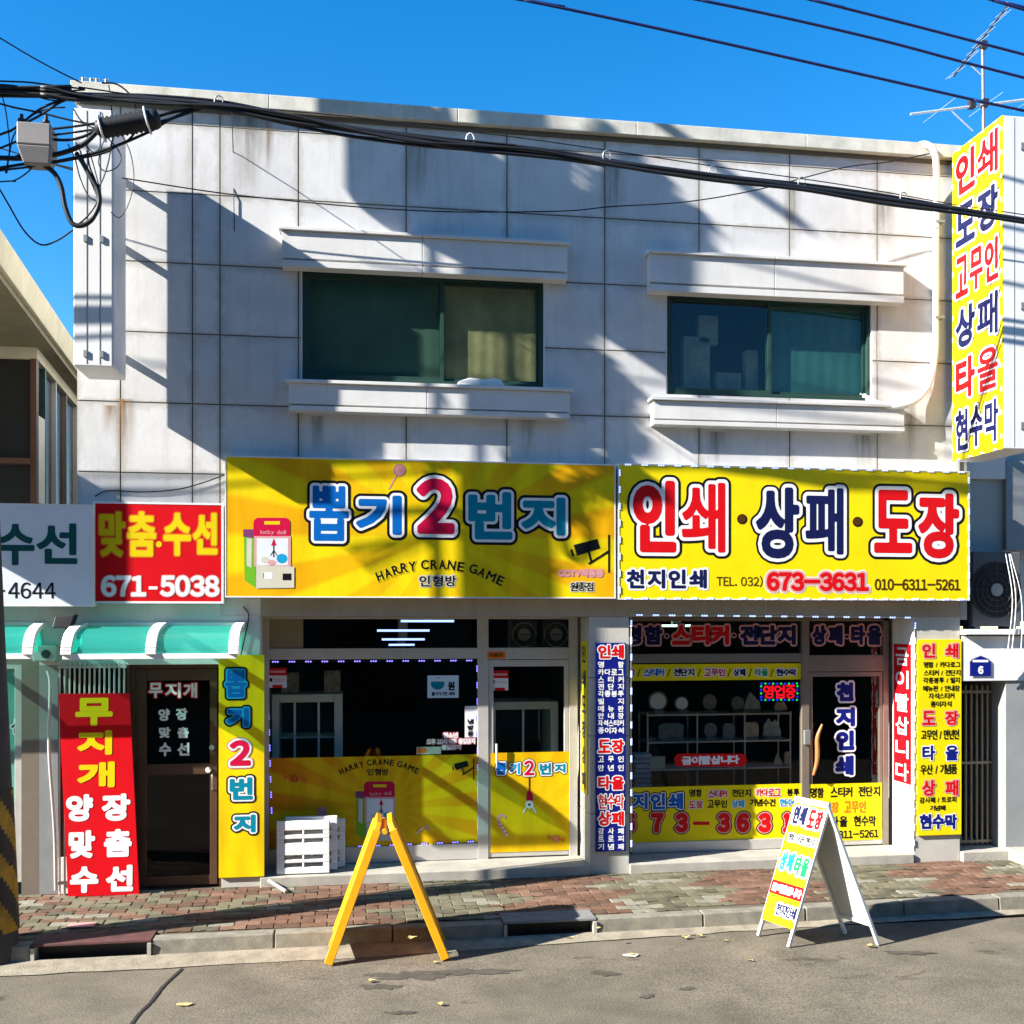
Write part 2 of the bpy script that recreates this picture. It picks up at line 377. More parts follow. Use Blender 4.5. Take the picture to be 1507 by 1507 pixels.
class Print:
    """Printed lettering and drawings on one plane, gathered as layers of thin vinyl."""
    def __init__(self, pl, h0=0.003): self.pl = pl; self.mb = MB(); self.h0 = h0
    def text(self, s, x0, y0, x1, y1, layers, ang=0.0, bold=0.0, frac=None, track=0.08, space=0.35, lift=0.0):
        """box in photo pixels of the plane (or frac: plane metres); layers [(px, material)] outlines beyond the filled letter, first is the fill"""
        if frac: a0, b0, a1, b1 = frac; ppm = 148.0
        else:
            xm, ym = (x0 + x1) / 2, (y0 + y1) / 2
            a0 = self.pl.hit(x0, ym)[0]; a1 = self.pl.hit(x1, ym)[0]; b1 = self.pl.hit(xm, y0)[1]; b0 = self.pl.hit(xm, y1)[1]
            ppm = (x1 - x0) / (a1 - a0) if self.pl.n.y < -0.9 else (y1 - y0) / (b1 - b0)
        w, h = a1 - a0, b1 - b0; bd = bold / ppm
        items = place_text(s, max(w - 2 * bd, 0.002), max(h - 2 * bd, 0.002), track, space)
        cell = max(0.55 / ppm, h / 80)
        ls = [(bd + d / ppm, m) for d, m in layers]
        ca, sa = math.cos(ang), math.sin(ang); n = len(ls)
        for k, (polys, m) in enumerate(sdf_mesh(items, ls, cell)):
            hh = self.h0 + lift + 0.0012 * (n - 1 - k)
            for p in polys:
                q = []
                for x, y in p:
                    x = x + bd - w / 2; y = y + bd - h / 2
                    q.append(self.pl.pt((a0 + a1) / 2 + x * ca - y * sa, (b0 + b1) / 2 + x * sa + y * ca, hh))
                self.mb.face(q, m)
        return self
    def spread(self, s, x0, y0, x1, y1, layers, bold=0.0, cw=None):   # letters spaced out evenly over the width
        cw = cw or min((y1 - y0) * 0.98, (x1 - x0) / len(s) * 0.96)
        for i, ch in enumerate(s):
            c = x0 + cw / 2 + (x1 - x0 - cw) * (i / max(1, len(s) - 1))
            self.text(ch, c - cw / 2, y0, c + cw / 2, y1, layers, bold=bold)
        return self
    def arc(self, s, pts, h, layers, bold=0.3):                      # letters along a polyline of pixels
        pts = [np.array(p, float) for p in pts]; seg = [np.linalg.norm(pts[i + 1] - pts[i]) for i in range(len(pts) - 1)]; tot = sum(seg)
        ws = [(0.35 if c == ' ' else {'M': 1.15, 'G': 1.0, 'N': 1.0, 'C': 0.95}.get(c, 0.85)) for c in s]; W = sum(ws); acc = 0
        for ch, w in zip(s, ws):
            t = (acc + w / 2) / W * tot; acc += w; i = 0
            if ch == ' ': continue
            while i < len(seg) - 1 and t > seg[i]: t -= seg[i]; i += 1
            c = pts[i] + (pts[i + 1] - pts[i]) * t / seg[i]; dv = pts[i + 1] - pts[i]; cw = w / W * tot * 0.8
            self.text(ch, c[0] - cw / 2, c[1] - h / 2, c[0] + cw / 2, c[1] + h / 2, layers, ang=-math.atan2(dv[1], dv[0]), bold=bold)
        return self
    def poly(self, pts, m, lift=0.0):
        q = [self.pl.pt(*self.pl.hit(*p), self.h0 + lift) for p in pts]
        n = (q[1] - q[0]).cross(q[2] - q[0])
        if n.dot(self.pl.n) < 0: q = q[::-1]
        self.mb.face(q, m); return self
    def line(self, p, q, w, m, lift=0.0):
        d = np.array(q, float) - np.array(p, float); d /= np.linalg.norm(d); k = np.array([-d[1], d[0]]) * w / 2
        return self.poly([np.array(p) + k, np.array(q) + k, np.array(q) - k, np.array(p) - k], m, lift)
    def rect(self, x0, y0, x1, y1, m, lift=0.0, r=0.0):
        if r <= 0: return self.poly([(x0, y0), (x1, y0), (x1, y1), (x0, y1)], m, lift)
        pts = []
        for cx, cy, a in ((x1 - r, y0 + r, -90), (x1 - r, y1 - r, 0), (x0 + r, y1 - r, 90), (x0 + r, y0 + r, 180)):
            pts += [(cx + r * math.cos(R(a + k * 15)), cy + r * math.sin(R(a + k * 15))) for k in range(7)]
        return self.poly(pts, m, lift)
    def disc(self, x, y, rx, m, lift=0.0, ry=None, n=24):
        ry = ry or rx
        return self.poly([(x + rx * math.cos(2 * math.pi * k / n), y + ry * math.sin(2 * math.pi * k / n)) for k in range(n)], m, lift)
    def done(self, name, parent): return self.mb.build(name, parent)
def frect(pl, x0, y0, x1, y1):                                      # pixel box -> plane rectangle
    xm, ym = (x0 + x1) / 2, (y0 + y1) / 2
    return pl.hit(x0, ym)[0], pl.hit(x1, ym)[0], pl.hit(xm, y1)[1], pl.hit(xm, y0)[1]
def X(u, y=0.0): return at(u, HZN, y).x
def Z(u, v, y=0.0): return at(u, v, y).z

# ================================================================== ground
KX = [(-9.0, -1.72), (-2.7, -1.66), (-0.6, -1.62), (2.8, -1.58), (6.2, -1.46), (13.0, -1.30)]     # kerb line
def kerb_y(x):
    for (x0, y0), (x1, y1) in zip(KX, KX[1:]):
        if x <= x1: return y0 + (y1 - y0) * (x - x0) / (x1 - x0)
    return KX[-1][1]
ROADZ = -0.15
ASPH = mat('asphalt', (0.155, 0.134, 0.102), 0.92, var=0.36, scale=1.7, bump=0.5, bscale=220, spec=0.2)
t = ASPH.node_tree; p = t.nodes['Principled BSDF']                   # stone chips and a stain of its own shape
src = p.inputs['Base Color'].links[0].from_socket
vo = nn(t, 'ShaderNodeTexNoise'); vo.inputs['Scale'].default_value = 85; vo.inputs['Detail'].default_value = 3
tc = nn(t, 'ShaderNodeTexCoord'); t.links.new(tc.outputs['Object'], vo.inputs['Vector'])
cr = nn(t, 'ShaderNodeValToRGB'); cr.color_ramp.elements[0].position = 0.3; cr.color_ramp.elements[1].position = 0.7
cr.color_ramp.elements[0].color = (0.48, 0.48, 0.48, 1); cr.color_ramp.elements[1].color = (1.5, 1.5, 1.48, 1)
t.links.new(vo.outputs['Fac'], cr.inputs[0])
mu = nn(t, 'ShaderNodeMixRGB', blend_type='MULTIPLY'); mu.inputs[0].default_value = 1
t.links.new(src, mu.inputs[1]); t.links.new(cr.outputs[0], mu.inputs[2])
bl = nn(t, 'ShaderNodeTexNoise'); bl.inputs['Scale'].default_value = 2.6; bl.inputs['Detail'].default_value = 7; bl.inputs['Roughness'].default_value = 0.65
mpb = nn(t, 'ShaderNodeMapping'); mpb.inputs['Scale'].default_value = (0.55, 1.5, 1); mpb.inputs['Location'].default_value = (3.1, 0.4, 0)
t.links.new(tc.outputs['Object'], mpb.inputs[0]); t.links.new(mpb.outputs[0], bl.inputs[0])
c2 = nn(t, 'ShaderNodeValToRGB'); c2.color_ramp.elements[0].position = 0.62; c2.color_ramp.elements[1].position = 0.67
c2.color_ramp.elements[0].color = (1, 1, 1, 1); c2.color_ramp.elements[1].color = (0.55, 0.53, 0.5, 1)
t.links.new(bl.outputs['Fac'], c2.inputs[0])
m2 = nn(t, 'ShaderNodeMixRGB', blend_type='MULTIPLY'); m2.inputs[0].default_value = 1
t.links.new(mu.outputs[0], m2.inputs[1]); t.links.new(c2.outputs[0], m2.inputs[2]); t.links.new(m2.outputs[0], p.inputs['Base Color'])
mb = MB(); n = 60
for i in range(n):                                                   # near sheet with slight unevenness, joined to a far one
    for j in range(26):
        P = []
        for di, dj in ((0, 0), (1, 0), (1, 1), (0, 1)):
            x = -12 + 28 * (i + di) / n; y = -14.0 + 12.4 * (j + dj) / 26
            P.append((x, y, ROADZ + (0.004 * math.sin(x * 1.3 + y) * math.cos(y * 1.7 - x * 0.4) if 0 < j + dj and 0 < i + di < n else 0)))
        mb.face(P, ASPH, True)
structure(mb, 'road')
mb = MB(); mb.face([(-300, -300, -0.2), (300, -300, -0.2), (300, 300, -0.2), (-300, 300, -0.2)], mat('earth', (0.16, 0.145, 0.12), 0.95, var=0.2, scale=0.4))
structure(mb, 'ground')
# cracks in the asphalt
CRK = mat('crack', (0.025, 0.022, 0.02), 0.95)
mb = MB(); pts = [gnd(u, v, ROADZ) for u, v in ((268, 1426), (240, 1452), (222, 1475), (205, 1492), (188, 1515), (170, 1540))]
P2 = spline(pts, 6)
for a, b in zip(P2, P2[1:]):
    d = (b - a).normalized(); s = Vector((-d.y, d.x, 0)); w0, w1 = 0.009 + 0.007 * random.random(), 0.009 + 0.007 * random.random()
    z = Vector((0, 0, 0.005))
    mb.face([a - s * w0 + z, b - s * w1 + z, b + s * w1 + z, a + s * w0 + z], CRK)
structure(mb, 'road_crack')
WET = mat('oil_stain', (0.075, 0.065, 0.050), 0.85, var=0.3, scale=12)
for u, v, w_, h_ in ((600, 1436, 70, 9), (690, 1430, 80, 7), (560, 1452, 34, 6), (890, 1432, 26, 5), (952, 1466, 14, 4), (1340, 1402, 40, 4), (590, 1490, 24, 4), (1010, 1455, 18, 3)):
    m = MB(); n = 40; r0 = random.random() * 9
    P_ = []
    for k in range(n):
        a = 2 * math.pi * k / n; rr = 0.72 + 0.18 * math.sin(2 * a + r0) + 0.14 * math.sin(5 * a + r0 * 2) + 0.10 * math.sin(9 * a - r0) + random.uniform(-0.08, 0.08)
        P_.append(gnd(u + w_ * rr * math.cos(a), v + h_ * rr * math.sin(a), ROADZ + 0.0045))
    cc = gnd(u, v, ROADZ + 0.0045)
    for k in range(n): m.face([cc, P_[(k + 1) % n], P_[k]], WET)
    structure(m, 'road_stain')
# gutter strip of rough concrete along the kerb
GUT = mat('gutter_concrete', (0.27, 0.235, 0.175), 0.9, var=0.35, scale=7, bump=0.6, bscale=60)
mb = MB(); xs = [-9 + 0.22 * i for i in range(100)]
edge = [kerb_y(x) - (0.25 if x < 0 else 0.25 - 0.05 * min(x, 3.4)) + random.uniform(-0.02, 0.02) for x in xs]
for i in range(99):
    mb.face([(xs[i], edge[i], ROADZ + 0.0065), (xs[i + 1], edge[i + 1], ROADZ + 0.0065), (xs[i + 1], kerb_y(xs[i + 1]) + 0.02, ROADZ + 0.035), (xs[i], kerb_y(xs[i]) + 0.02, ROADZ + 0.035)], GUT)
structure(mb, 'gutter')
# kerb stones; the drain inlet leaves a gap
KERB = mat('kerb_stone', (0.215, 0.20, 0.16), 0.9, var=0.35, scale=8, bump=0.35, bscale=80, streak=0.6)
mb = MB(); x = -9.0
DR0, DR1 = gnd(52, 1385).x, gnd(222, 1385).x
DS0, DS1 = gnd(742, 1360).x, gnd(884, 1360).x
def kerb_run(x0, x1):
    x = x0
    while x < x1 - 0.05:
        e = min(x + 0.98, x1)
        a, b = x + 0.006, e - 0.006
        z = random.uniform(-0.006, 0.006)
        lo = [(a, kerb_y(a), -0.2), (b, kerb_y(b), -0.2), (b, kerb_y(b) + 0.16, -0.2), (a, kerb_y(a) + 0.16, -0.2)]
        hi = [(a, kerb_y(a) + 0.02, z), (b, kerb_y(b) + 0.02, z), (b, kerb_y(b) + 0.16, z), (a, kerb_y(a) + 0.16, z)]
        mb.prism(lo, hi, KERB); x = e
kerb_run(-9, DR0); kerb_run(DR1, DS0); kerb_run(DS1, 13)
tag(mb.build('kerb', None, 0.008), None, None, None, 'structure')
# pavement of clay and grey-green pavers
PAV = []
for nme, c in (('clay_paver', (0.150, 0.078, 0.048)), ('clay_paver_dark', (0.105, 0.060, 0.038)), ('clay_paver_pale', (0.20, 0.112, 0.075)),
               ('grey_paver', (0.15, 0.135, 0.085)), ('grey_paver_dark', (0.10, 0.09, 0.056)), ('grey_paver_pale', (0.24, 0.225, 0.17))):
    PAV.append(mat(nme, c, 0.9, var=0.38, scale=7, bump=0.45, bscale=90, streak=0.9, streakcol=(0.085, 0.068, 0.042)))
mb = MB(); SAND = mat('joint_sand', (0.11, 0.095, 0.065), 0.95, var=0.3, scale=10)
for (x0, y0), (x1, y1) in zip(KX, KX[1:]):
    mb.face([(x0, y0 + 0.16, -0.012), (x1, y1 + 0.16, -0.012), (x1, 0.6, -0.012), (x0, 0.6, -0.012)], SAND)
pw, ph = 0.225, 0.1125
for r in range(int(2.1 / ph)):
    y0 = 0.05 - (r + 1) * ph; off = (r % 2) * pw / 2
    for c in range(-28, 40):
        x0 = c * pw + off; x1 = x0 + pw
        if x0 > 9 or x1 < -6: continue
        if y0 < kerb_y(x0) + 0.165: continue
        u = (x0 + 0.06 * math.sin(r * 1.7) + 0.25 * ((r // 3) % 2) + 2.75) % 2.1       # bands of red and grey across the walk
        red = u < 1.02 if x0 > -0.9 else random.random() < (0.75 if -1.9 < x0 else 0.35)
        k = (0 if red else 3) + random.choice((0, 0, 0, 1, 1, 2))
        zz = random.uniform(-0.004, 0.003); tx, ty = random.uniform(-.0025, .0025), random.uniform(-.0025, .0025)
        g = 0.003; a, b, c0, d0 = x0 + g, x1 - g, y0 + g, y0 + ph - g; xm = (a + b) / 2; nt = 0.012
        poly = [(a, c0), (xm - 0.04, c0), (xm, c0 + nt), (xm + 0.04, c0), (b, c0), (b, d0), (xm + 0.04, d0), (xm, d0 - nt if False else d0), (xm - 0.04, d0), (a, d0)]
        e = 0.006; cx, cy = xm, (c0 + d0) / 2
        lo = [(px, py, -0.03) for px, py in poly]; md = [(px, py, zz - 0.005) for px, py in poly]
        hi = [(cx + (px - cx) * (1 - e / 0.11), cy + (py - cy) * (1 - e / 0.055), zz + tx * (1 if px > cx else -1) + ty * (1 if py > cy else -1)) for px, py in poly]
        i0 = len(mb.v); mb.v += md + hi; q = len(poly); mk = mb.mi(PAV[k])
        mb.f.append(tuple(range(i0 + q, i0 + 2 * q))); mb.m.append(mk); mb.sm.append(False)
        for s in range(q): mb.f.append((i0 + s, i0 + (s + 1) % q, i0 + q + (s + 1) % q, i0 + q + s)); mb.m.append(mk); mb.sm.append(False)
structure(mb, 'pavement')
# drain inlets let into the kerb
def drain(x0, x1, label, lidm):
    g = thing('drain_inlet', (x0, kerb_y(x0), -0.15), label, 'drain')
    m = MB(); ya = kerb_y((x0 + x1) / 2)
    m.box(x0, x1, ya + 0.13, ya + 0.16, -0.24, -0.016, DARKM); m.box(x0, x1, ya - 0.16, ya + 0.13, -0.24, -0.20, BLACK)
    m.box(x0, x0 + 0.03, ya - 0.0, ya + 0.13, -0.2, -0.02, CONC); m.box(x1 - 0.03, x1, ya, ya + 0.13, -0.2, -0.02, CONC); m.build('pit', g)
    MB().box(x0, x1, ya + 0.02, ya + 0.30, -0.014, 0.008, lidm).build('lid', g, 0.004)
drain(DR0, DR1, 'long black kerb drain opening with a reddish lid by the utility pole', mat('rusty_lid', (0.10, 0.04, 0.038), 0.8, var=0.4, scale=9))
drain(DS0, DS1, 'dark kerb drain opening with a grey lid in the shadow of the yellow frame', mat('grey_lid', (0.2, 0.2, 0.19), 0.8, var=0.3, scale=9))

# ================================================================== the shop building
BX0, BX1, GX0 = X(113), X(1413), -2.96                               # facade ends; the ground floor reaches further left
TOPZ, BEAMZ = 7.74, 2.62 + 0.03
REC = 0.43                                                           # depth of the shop front recesses
W1 = (X(443), X(802)); W2 = (X(980), X(1284))
W1Z = (2.62 + 2.365, 2.62 + 3.475); W2Z = (2.62 + 2.347, 2.62 + 3.42)
shop = thing('shop_building', (BX0, 0, 0), 'two storey shop building clad in pale stone panels with a flat parapet', 'building')
HOLES = [(*W1, *W1Z), (*W2, *W2Z)]
def cut(rects, h):
    out = []
    for x0, x1, z0, z1 in rects:
        a0, a1, b0, b1 = max(x0, h[0]), min(x1, h[1]), max(z0, h[2]), min(z1, h[3])
        if a0 >= a1 or b0 >= b1: out.append((x0, x1, z0, z1)); continue
        if z0 < b0: out.append((x0, x1, z0, b0))
        if b1 < z1: out.append((x0, x1, b1, z1))
        if x0 < a0: out.append((x0, a0, b0, b1))
        if a1 < x1: out.append((a1, x1, b0, b1))
    return out
# structural wall behind the panels
mb = MB()
rs = [(BX0, BX1, BEAMZ, TOPZ - 0.14)]
for h in HOLES: rs = cut(rs, h)
for r in rs: mb.box(r[0], r[1], 0.012, 0.22, r[2], r[3], JOINT)
mb.box(BX0, BX0 + 0.2, 0.22, 8, BEAMZ, TOPZ - 0.2, CLAD); mb.box(BX1 - 0.2, BX1, 0.22, 8, 0, TOPZ - 0.2, CLAD); mb.box(BX0 + 0.2, BX1 - 0.2, 7.8, 8, 0, TOPZ - 0.2, CLAD)
mb.box(BX0 + 0.2, BX1 - 0.2, 0.22, 7.8, TOPZ - 0.75, TOPZ - 0.55, CONC)
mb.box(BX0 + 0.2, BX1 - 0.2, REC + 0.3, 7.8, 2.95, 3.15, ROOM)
mb.build('wall', shop)
# cladding panels with open joints; two UV sets hold the distance to the panel's edges, where grime gathers
def clad_mat(name, col):
    m = mat(name, col, 0.62, var=0.13, scale=2.4, bump=0.12, bscale=22, streak=0.5, streakcol=(0.33, 0.285, 0.21))
    t = m.node_tree; L = t.links; p = t.nodes['Principled BSDF']; src = p.inputs['Base Color'].links[0].from_socket
    def mth(op, a, b):
        k = nn(t, 'ShaderNodeMath', operation=op)
        for i, x in enumerate((a, b)):
            if isinstance(x, (int, float)): k.inputs[i].default_value = x
            else: L.new(x, k.inputs[i])
        return k.outputs[0]
    ed = []
    for nme in ('from_low', 'from_high'):
        u = nn(t, 'ShaderNodeUVMap'); u.uv_map = nme; sp = nn(t, 'ShaderNodeSeparateXYZ'); L.new(u.outputs[0], sp.inputs[0]); ed += [sp.outputs[0], sp.outputs[1]]
    d = mth('MINIMUM', mth('MINIMUM', ed[0], ed[2]), mth('MINIMUM', mth('MULTIPLY', ed[1], 1.6), mth('MULTIPLY', ed[3], 0.8)))
    tc = nn(t, 'ShaderNodeTexCoord'); nz = nn(t, 'ShaderNodeTexNoise'); nz.inputs['Scale'].default_value = 5; nz.inputs['Detail'].default_value = 7; nz.inputs['Roughness'].default_value = 0.7; L.new(tc.outputs['Object'], nz.inputs['Vector'])
    w = mth('MULTIPLY', mth('SUBTRACT', nz.outputs['Fac'], 0.33), 0.34)           # width of the dirty margin
    f = mth('SUBTRACT', 1.0, mth('DIVIDE', d, mth('MAXIMUM', w, 0.012)))
    c = nn(t, 'ShaderNodeClamp'); L.new(mth('MULTIPLY', f, 0.5), c.inputs[0])
    mx = nn(t, 'ShaderNodeMixRGB'); mx.inputs['Color2'].default_value = (0.27, 0.235, 0.175, 1)
    L.new(c.outputs[0], mx.inputs['Fac']); L.new(src, mx.inputs['Color1']); L.new(mx.outputs[0], p.inputs['Base Color'])
    return m
CL3 = [clad_mat('cladding_a', (0.575, 0.565, 0.555)), clad_mat('cladding_b', (0.545, 0.54, 0.535)), clad_mat('cladding_c', (0.60, 0.59, 0.575))]
cell_of = []
mb = MB(); XJ = [BX0 - 0.001, -2.22, -1.55, -1.29, -0.54, 0.52, 1.54, 2.56, 3.57, 4.57, 5.56, BX1 + 0.001]
ZJ = [BEAMZ, 2.62 + 0.75, 2.62 + 1.42, 2.62 + 2.10, 2.62 + 2.78, 2.62 + 3.46, 2.62 + 4.14, 2.62 + 4.81, TOPZ - 0.16]
for x0, x1 in zip(XJ, XJ[1:]):
    for z0, z1 in zip(ZJ, ZJ[1:]):
        g = 0.006; dy = random.uniform(-0.002, 0.002)
        rr = [(x0 + g, x1 - g, z0 + g, z1 - g)]
        for h in HOLES: rr = cut(rr, h)
        cm = random.choice(CL3)
        for r in rr: mb.box(r[0], r[1], dy, 0.011, r[2], r[3], cm); cell_of += [(x0, x1, z0, z1)] * 6
cl_o = mb.build('cladding', shop); me = cl_o.data
ul, uh = me.uv_layers.new(name='from_low'), me.uv_layers.new(name='from_high')
for f_, (x0, x1, z0, z1) in zip(me.polygons, cell_of):
    for li in f_.loop_indices:
        co = me.vertices[me.loops[li].vertex_index].co
        ul.data[li].uv = (co.x - x0, co.z - z0); uh.data[li].uv = (x1 - co.x, z1 - co.z)
mb = MB(); xs = [BX0 - 0.04 + (BX1 - BX0 + 0.08) * i / 5 for i in range(6)]
for a, b in zip(xs, xs[1:]): mb.box(a + 0.002, b - 0.002, -0.085, 0.30, TOPZ - 0.14, TOPZ, COPING)
mb.build('parapet', shop, 0.006)
MB().box(BX0, BX1, -0.02, 0.011, TOPZ - 0.185, TOPZ - 0.142, mat('dark_groove', (0.12, 0.11, 0.09), 0.9)).build('drip_groove', shop)

def stain_mat(name, col, dens):
    m = bpy.data.materials.new(name); m.use_nodes = True; t = m.node_tree; L = t.links; p = t.nodes['Principled BSDF']
    p.inputs['Base Color'].default_value = (*col, 1); p.inputs['Roughness'].default_value = 0.8
    tc = nn(t, 'ShaderNodeTexCoord'); mp = nn(t, 'ShaderNodeMapping'); mp.inputs['Scale'].default_value = (14, 14, 1.3); L.new(tc.outputs['Object'], mp.inputs[0])
    nz = nn(t, 'ShaderNodeTexNoise'); nz.inputs['Scale'].default_value = 1.5; nz.inputs['Detail'].default_value = 6; L.new(mp.outputs[0], nz.inputs['Vector'])
    sp = nn(t, 'ShaderNodeSeparateXYZ'); L.new(tc.outputs['Generated'], sp.inputs[0])
    def mth(op, a, b):
        k = nn(t, 'ShaderNodeMath', operation=op)
        for i, x in enumerate((a, b)):
            if isinstance(x, (int, float)): k.inputs[i].default_value = x
            else: L.new(x, k.inputs[i])
        return k.outputs[0]
    gx = mth('SUBTRACT', 1.0, mth('ABSOLUTE', mth('MULTIPLY', mth('SUBTRACT', sp.outputs['X'], 0.5), 2.0), 0))
    f = mth('MULTIPLY', mth('MULTIPLY', gx, sp.outputs['Z']), mth('SUBTRACT', mth('MULTIPLY', nz.outputs['Fac'], 3.0), 0.75))
    c = nn(t, 'ShaderNodeClamp'); L.new(mth('MULTIPLY', f, dens), c.inputs[0]); L.new(c.outputs[0], p.inputs['Alpha'])
    return m
RSTAIN = stain_mat('rust_stain', (0.30, 0.15, 0.045), 0.9); GSTAIN = stain_mat('grime_stain', (0.15, 0.13, 0.09), 0.6)
for (u0, v0, u1, v1), sm_ in (((168, 586, 198, 700), RSTAIN), ((384, 175, 404, 262), RSTAIN), ((148, 596, 176, 640), RSTAIN), ((330, 170, 400, 300), GSTAIN), ((590, 205, 640, 300), GSTAIN), ((880, 240, 925, 330), GSTAIN), ((1150, 270, 1180, 370), GSTAIN), ((1280, 280, 1320, 370), GSTAIN), ((455, 612, 480, 675), GSTAIN), ((760, 612, 790, 680), GSTAIN), ((1040, 635, 1070, 690), GSTAIN), ((1250, 640, 1290, 700), GSTAIN), ((1330, 590, 1350, 700), GSTAIN)):
    a, b = at(u0, v0), at(u1, v1); m = MB(); m.face([(a.x, -0.0045, b.z), (b.x, -0.0045, b.z), (b.x, -0.0045, a.z), (a.x, -0.0045, a.z)], sm_); m.build('rain_stain', shop)

def upstairs_window(w, wz, lint, sill, label, style):
    fr = MB(); y = 0.03
    x0, x1 = w; z0, z1 = wz; xm = (x0 + x1) / 2 if style else x0 + (x1 - x0) * 0.57; k = 0.045
    fr.box(x0, x1, y, y + 0.07, z0, z0 + k, GREENF); fr.box(x0, x1, y, y + 0.07, z1 - k, z1, GREENF)
    fr.box(x0, x0 + k, y, y + 0.07, z0 + k, z1 - k, GREENF); fr.box(x1 - k, x1, y, y + 0.07, z0 + k, z1 - k, GREENF)
    o = fr.build('window_frame', shop, 0.004); o['label'] = label
    for a, b, yy in ((x0 + k, xm + 0.02, y + 0.005), (xm - 0.02, x1 - k, y + 0.04)):
        s = MB(); q = 0.035
        s.box(a, b, yy, yy + 0.03, z0 + k, z0 + k + q, GREENF); s.box(a, b, yy, yy + 0.03, z1 - k - q, z1 - k, GREENF)
        s.box(a, a + q, yy, yy + 0.03, z0 + k + q, z1 - k - q, GREENF); s.box(b - q, b, yy, yy + 0.03, z0 + k + q, z1 - k - q, GREENF); s.build('sash', o)
        MB().box(a + q, b - q, yy + 0.012, yy + 0.018, z0 + k + q, z1 - k - q, GLASSD).build('pane', o)
    for q0 in (x0, x1 - 0.012): MB().box(q0, q0 + 0.012, 0.001, 0.03, z0, z1, TRIM).build('window_reveal', o)
    for nme, (u0, v0, u1, v1), pj in (('lintel', lint, 0.13), ('sill', sill, 0.13)):
        a, b = X(u0, -pj), X(u1, -pj); zb, zt = Z((u0 + u1) / 2, v1, -pj), Z((u0 + u1) / 2, v0, -pj); h = zt - zb
        m = MB(); xm2 = (a + b) / 2 - 0.05
        for p0, p1 in ((a, xm2 - 0.002), (xm2 + 0.002, b)):
            m.box(p0, p1, -pj, 0.003, zb + h * 0.22, zt - 0.035, TRIM)
            m.box(p0, p1, -pj + 0.025, 0.003, zb + h * 0.16, zb + h * 0.22, TRIM)
            m.box(p0, p1, -pj - 0.01, 0.003, zb, zb + h * 0.16, TRIM)
        for p0, p1 in ((a - 0.03, xm2 - 0.002), (xm2 + 0.002, b + 0.03)):
            m.box(p0, p1, -pj - 0.03, 0.003, zt - 0.033, zt, TRIM)
        m.build(nme, o, 0.004)
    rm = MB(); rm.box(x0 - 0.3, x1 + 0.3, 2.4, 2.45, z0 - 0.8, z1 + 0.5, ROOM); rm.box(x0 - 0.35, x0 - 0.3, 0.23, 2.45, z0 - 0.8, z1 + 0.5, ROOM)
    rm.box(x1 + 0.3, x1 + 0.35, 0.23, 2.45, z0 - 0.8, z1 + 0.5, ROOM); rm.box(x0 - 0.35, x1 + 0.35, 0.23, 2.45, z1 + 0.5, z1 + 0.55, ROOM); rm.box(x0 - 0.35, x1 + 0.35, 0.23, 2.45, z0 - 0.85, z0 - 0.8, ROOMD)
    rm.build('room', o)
    return o
w1o = upstairs_window(W1, W1Z, (415, 345, 835, 402), (425, 565, 838, 610), 'dark sliding window with a half drawn cream blind', 0)
w2o = upstairs_window(W2, W2Z, (957, 378, 1330, 437), (962, 590, 1331, 630), 'dark green tinted sliding window with a white pipe at its corner', 1)
BLIND = mat('cream_blind', (0.36, 0.28, 0.15), 0.85, var=0.4, scale=3); BLINDG = mat('green_blind', (0.065, 0.12, 0.095), 0.7, var=0.2, scale=3); REFLT = mat('teal_reflection', (0.03, 0.115, 0.12), 0.5, var=0.3, scale=2)
def pleats(x0, x1, z0, z1, y, m_, par, name):                        # a hanging cloth or painted reflection sheet just behind the pane
    m = MB(); n = 50
    for i in range(n):
        a, b = x0 + (x1 - x0) * i / n, x0 + (x1 - x0) * (i + 1) / n
        m.face([(a, y + 0.0014 * math.sin(i * 0.9), z0), (b, y + 0.0014 * math.sin((i + 1) * 0.9), z0), (b, y + 0.0014 * math.sin((i + 1) * 0.9), z1), (a, y + 0.0014 * math.sin(i * 0.9), z1)], m_, True)
    return m.build(name, par)
xm = W1[0] + (W1[1] - W1[0]) * 0.57
pleats(xm + 0.03, W1[1] - 0.06, W1Z[0] + 0.05, W1Z[1] - 0.06, 0.113, BLIND, w1o, 'curtain_or_reflection'); pleats(W1[0] + 0.06, xm - 0.02, W1Z[0] + 0.05, W1Z[1] - 0.06, 0.113, BLINDG, w1o, 'curtain_or_reflection')
xm = (W2[0] + W2[1]) / 2
pleats(xm + 0.03, W2[1] - 0.06, W2Z[0] + 0.05, W2Z[1] - 0.06, 0.113, REFLT, w2o, 'curtain_or_reflection')  # teal sheet painted in for the sky's reflection; no cloth hangs here
c = at(705, 572, -0.02)                                              # white bag lying on the sill
bag = MB(); prof = [(-0.24, 0.0), (-0.22, 0.05), (-0.1, 0.09), (0.05, 0.075), (0.16, 0.10), (0.23, 0.07), (0.26, 0.0)]
zs = Z(630, 565, -0.13)
lo = [(c.x + x, -0.10, zs + z) for x, z in prof]; hi = [(c.x + x * 0.9, 0.08, zs + z * 0.8) for x, z in prof]
bag.prism(hi[::-1], lo[::-1], WHITEP)
tag(bag.build('plastic_bag', None, 0.02), 'crumpled white bag lying on the sill of the window with the blind', 'bag')
CLUT = mat('clutter_paper', (0.22, 0.22, 0.2), 0.8, var=0.3, scale=8)
m = MB(); zb = W2Z[0]
for bx, bz, bw, bh in ((0.25, 0.05, 0.3, 0.62), (0.42, 0.6, 0.22, 0.3), (0.62, 0.05, 0.28, 0.25), (0.95, 0.05, 0.14, 0.5)):
    m.box(W2[0] + bx, W2[0] + bx + bw, 0.20, 0.32, zb + bz, zb + bz + bh, CLUT)
